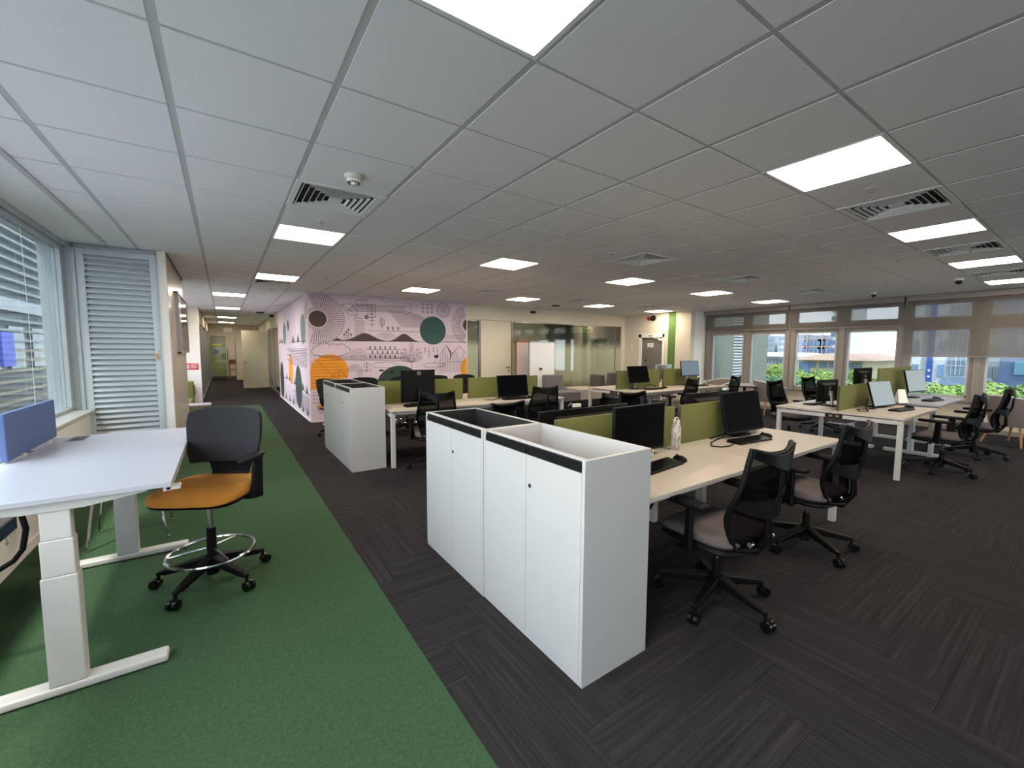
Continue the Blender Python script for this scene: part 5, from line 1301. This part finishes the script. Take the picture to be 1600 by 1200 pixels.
for k in range(5): B(28.88, 28.9, 2.2 - k * .5, 2.24 - k * .5, -1.5, 12).build('mullion', 'facade_white', t)
t = thing('awning', 'dark grey shed roof beside the white block above the tree tops', 'roof', (0, 0, 0))
MB().add([(27.5, 3.3, -.05), (28.4, 3.3, .32), (28.4, 4.9, .32), (27.5, 4.9, -.05), (27.5, 3.3, -.4), (28.4, 3.3, -.4), (28.4, 4.9, -.4), (27.5, 4.9, -.4)], [(0, 1, 2, 3), (4, 7, 6, 5), (0, 3, 7, 4), (1, 5, 6, 2), (0, 4, 5, 1), (3, 2, 6, 7)]).build('roof', 'roof_dark', t)
B(27.6, 28.3, 3.5, 4.7, -10, -.4).build('wall', 'facade_grey', t)

# trees outside: crowns of loose leaf clusters
def leaf_mesh(name, rx, ry, rz, n, size, seed, m):
    r = random.Random(seed); vs, fs = [], []
    blobs = [(r.gauss(0, .42) * rx, r.gauss(0, .42) * ry, r.uniform(-.5, .55) * rz, r.uniform(.35, .6)) for _ in range(16)]
    for k in range(n):
        bx, by, bz, br = blobs[k % 16]
        d = Vector((r.gauss(0, 1), r.gauss(0, 1), r.gauss(0, 1))).normalized()
        q = Vector((bx + d.x * br * rx, by + d.y * br * ry, bz + d.z * br * rz * .8)) * 1.0
        nrm = (d + Vector((r.gauss(0, .5), r.gauss(0, .5), r.gauss(0, .5) + .4))).normalized(); a = nrm.orthogonal().normalized(); a.rotate(Matrix.Rotation(r.uniform(0, 6.3), 3, nrm)); b_ = nrm.cross(a); s = size * r.uniform(.6, 1.3)
        i = len(vs); vs += [q + a * s, q + b_ * s * .5, q - a * s, q - b_ * s * .5]; fs.append((i, i + 1, i + 2, i + 3))
    me = bpy.data.meshes.new(name); me.from_pydata(vs, [], fs); me.materials.append(MATS[m]); return me
LM = [leaf_mesh('foliage', 1.7, 1.7, 1.3, 5200, .13, 3, 'leaf_light'), leaf_mesh('foliage', 1.7, 1.7, 1.3, 5200, .13, 5, 'leaf_mid')]
TREES = [(lab, x, y, zt - 1.3 * s_, s_, k) for lab, x, y, zt, s_, k in (
    ('tall pale green tree outside the second window, right half', 34, 15, .63, .82, 0), ('blue-green tree low outside the second window', 25, 10.7, .30, .75, 1), ('yellow-green tree at the left of the third window', 29.5, 11.4, .45, .8, 0),
    ('yellow-green tree before the cream building wall', 35.8, 10.9, .34, .8, 0), ('mid green tree low outside the third window', 20.5, 6.75, .40, .75, 1), ('pale green tree at the left of the fourth window', 24.2, 6.5, .36, .75, 0),
    ('small mid green tree before the white block, left side', 16.3, 3.0, .42, .5, 1), ('rounded yellow-green tree before the white block', 24.5, 3.3, .40, .75, 0), ('yellow-green tree before the dark blue building', 20.3, 2.0, .52, .7, 0))]
for lab, x, y, z_, s_, k in TREES:
    t = thing('tree', lab, 'tree', (x, y, -10), random.uniform(0, 6), 'trees outside the right-hand windows')
    o = link('foliage', LM[k], None, t); o.location = (0, 0, z_ + 10); o.scale = (s_, s_, s_)
    MB().tube([(0, 0, 0), (.1, .05, 4), (0, 0, z_ + 10)], [.22, .16, .06], 8).build('trunk', 'bark', t, smooth=True)

# ------------------------------------------------------------------ outside, left window
t = building('grey neighbouring block with sun louvres outside the left window')
MB().box(-12, -7.5, -14, 20, -10, 1.0).box(-12, -7.5, 20, 48, -10, 16).build('wall', 'facade_grey', t)
for k in range(26):
    z_ = -1.2 + k * .42
    B(-7.5, -7.15, 21, 47, z_, z_ + .10).build('sun_louvre', 'louvre_steel' if z_ > 1.6 else 'louvre_tan', t)
for j in range(8): B(-7.45, -7.38, 21.3 + j * 2.6, 22.9 + j * 2.6, .6, 2.4).build('window', 'window_far', t)
B(-7.1, -7.0, 24.4, 25.55, .75, 2.1).build('blue_board', 'sign_blue', t)
B(-7.3, -7.1, 21, 47, 3.0, 3.5).build('canopy', 'facade_white', t)
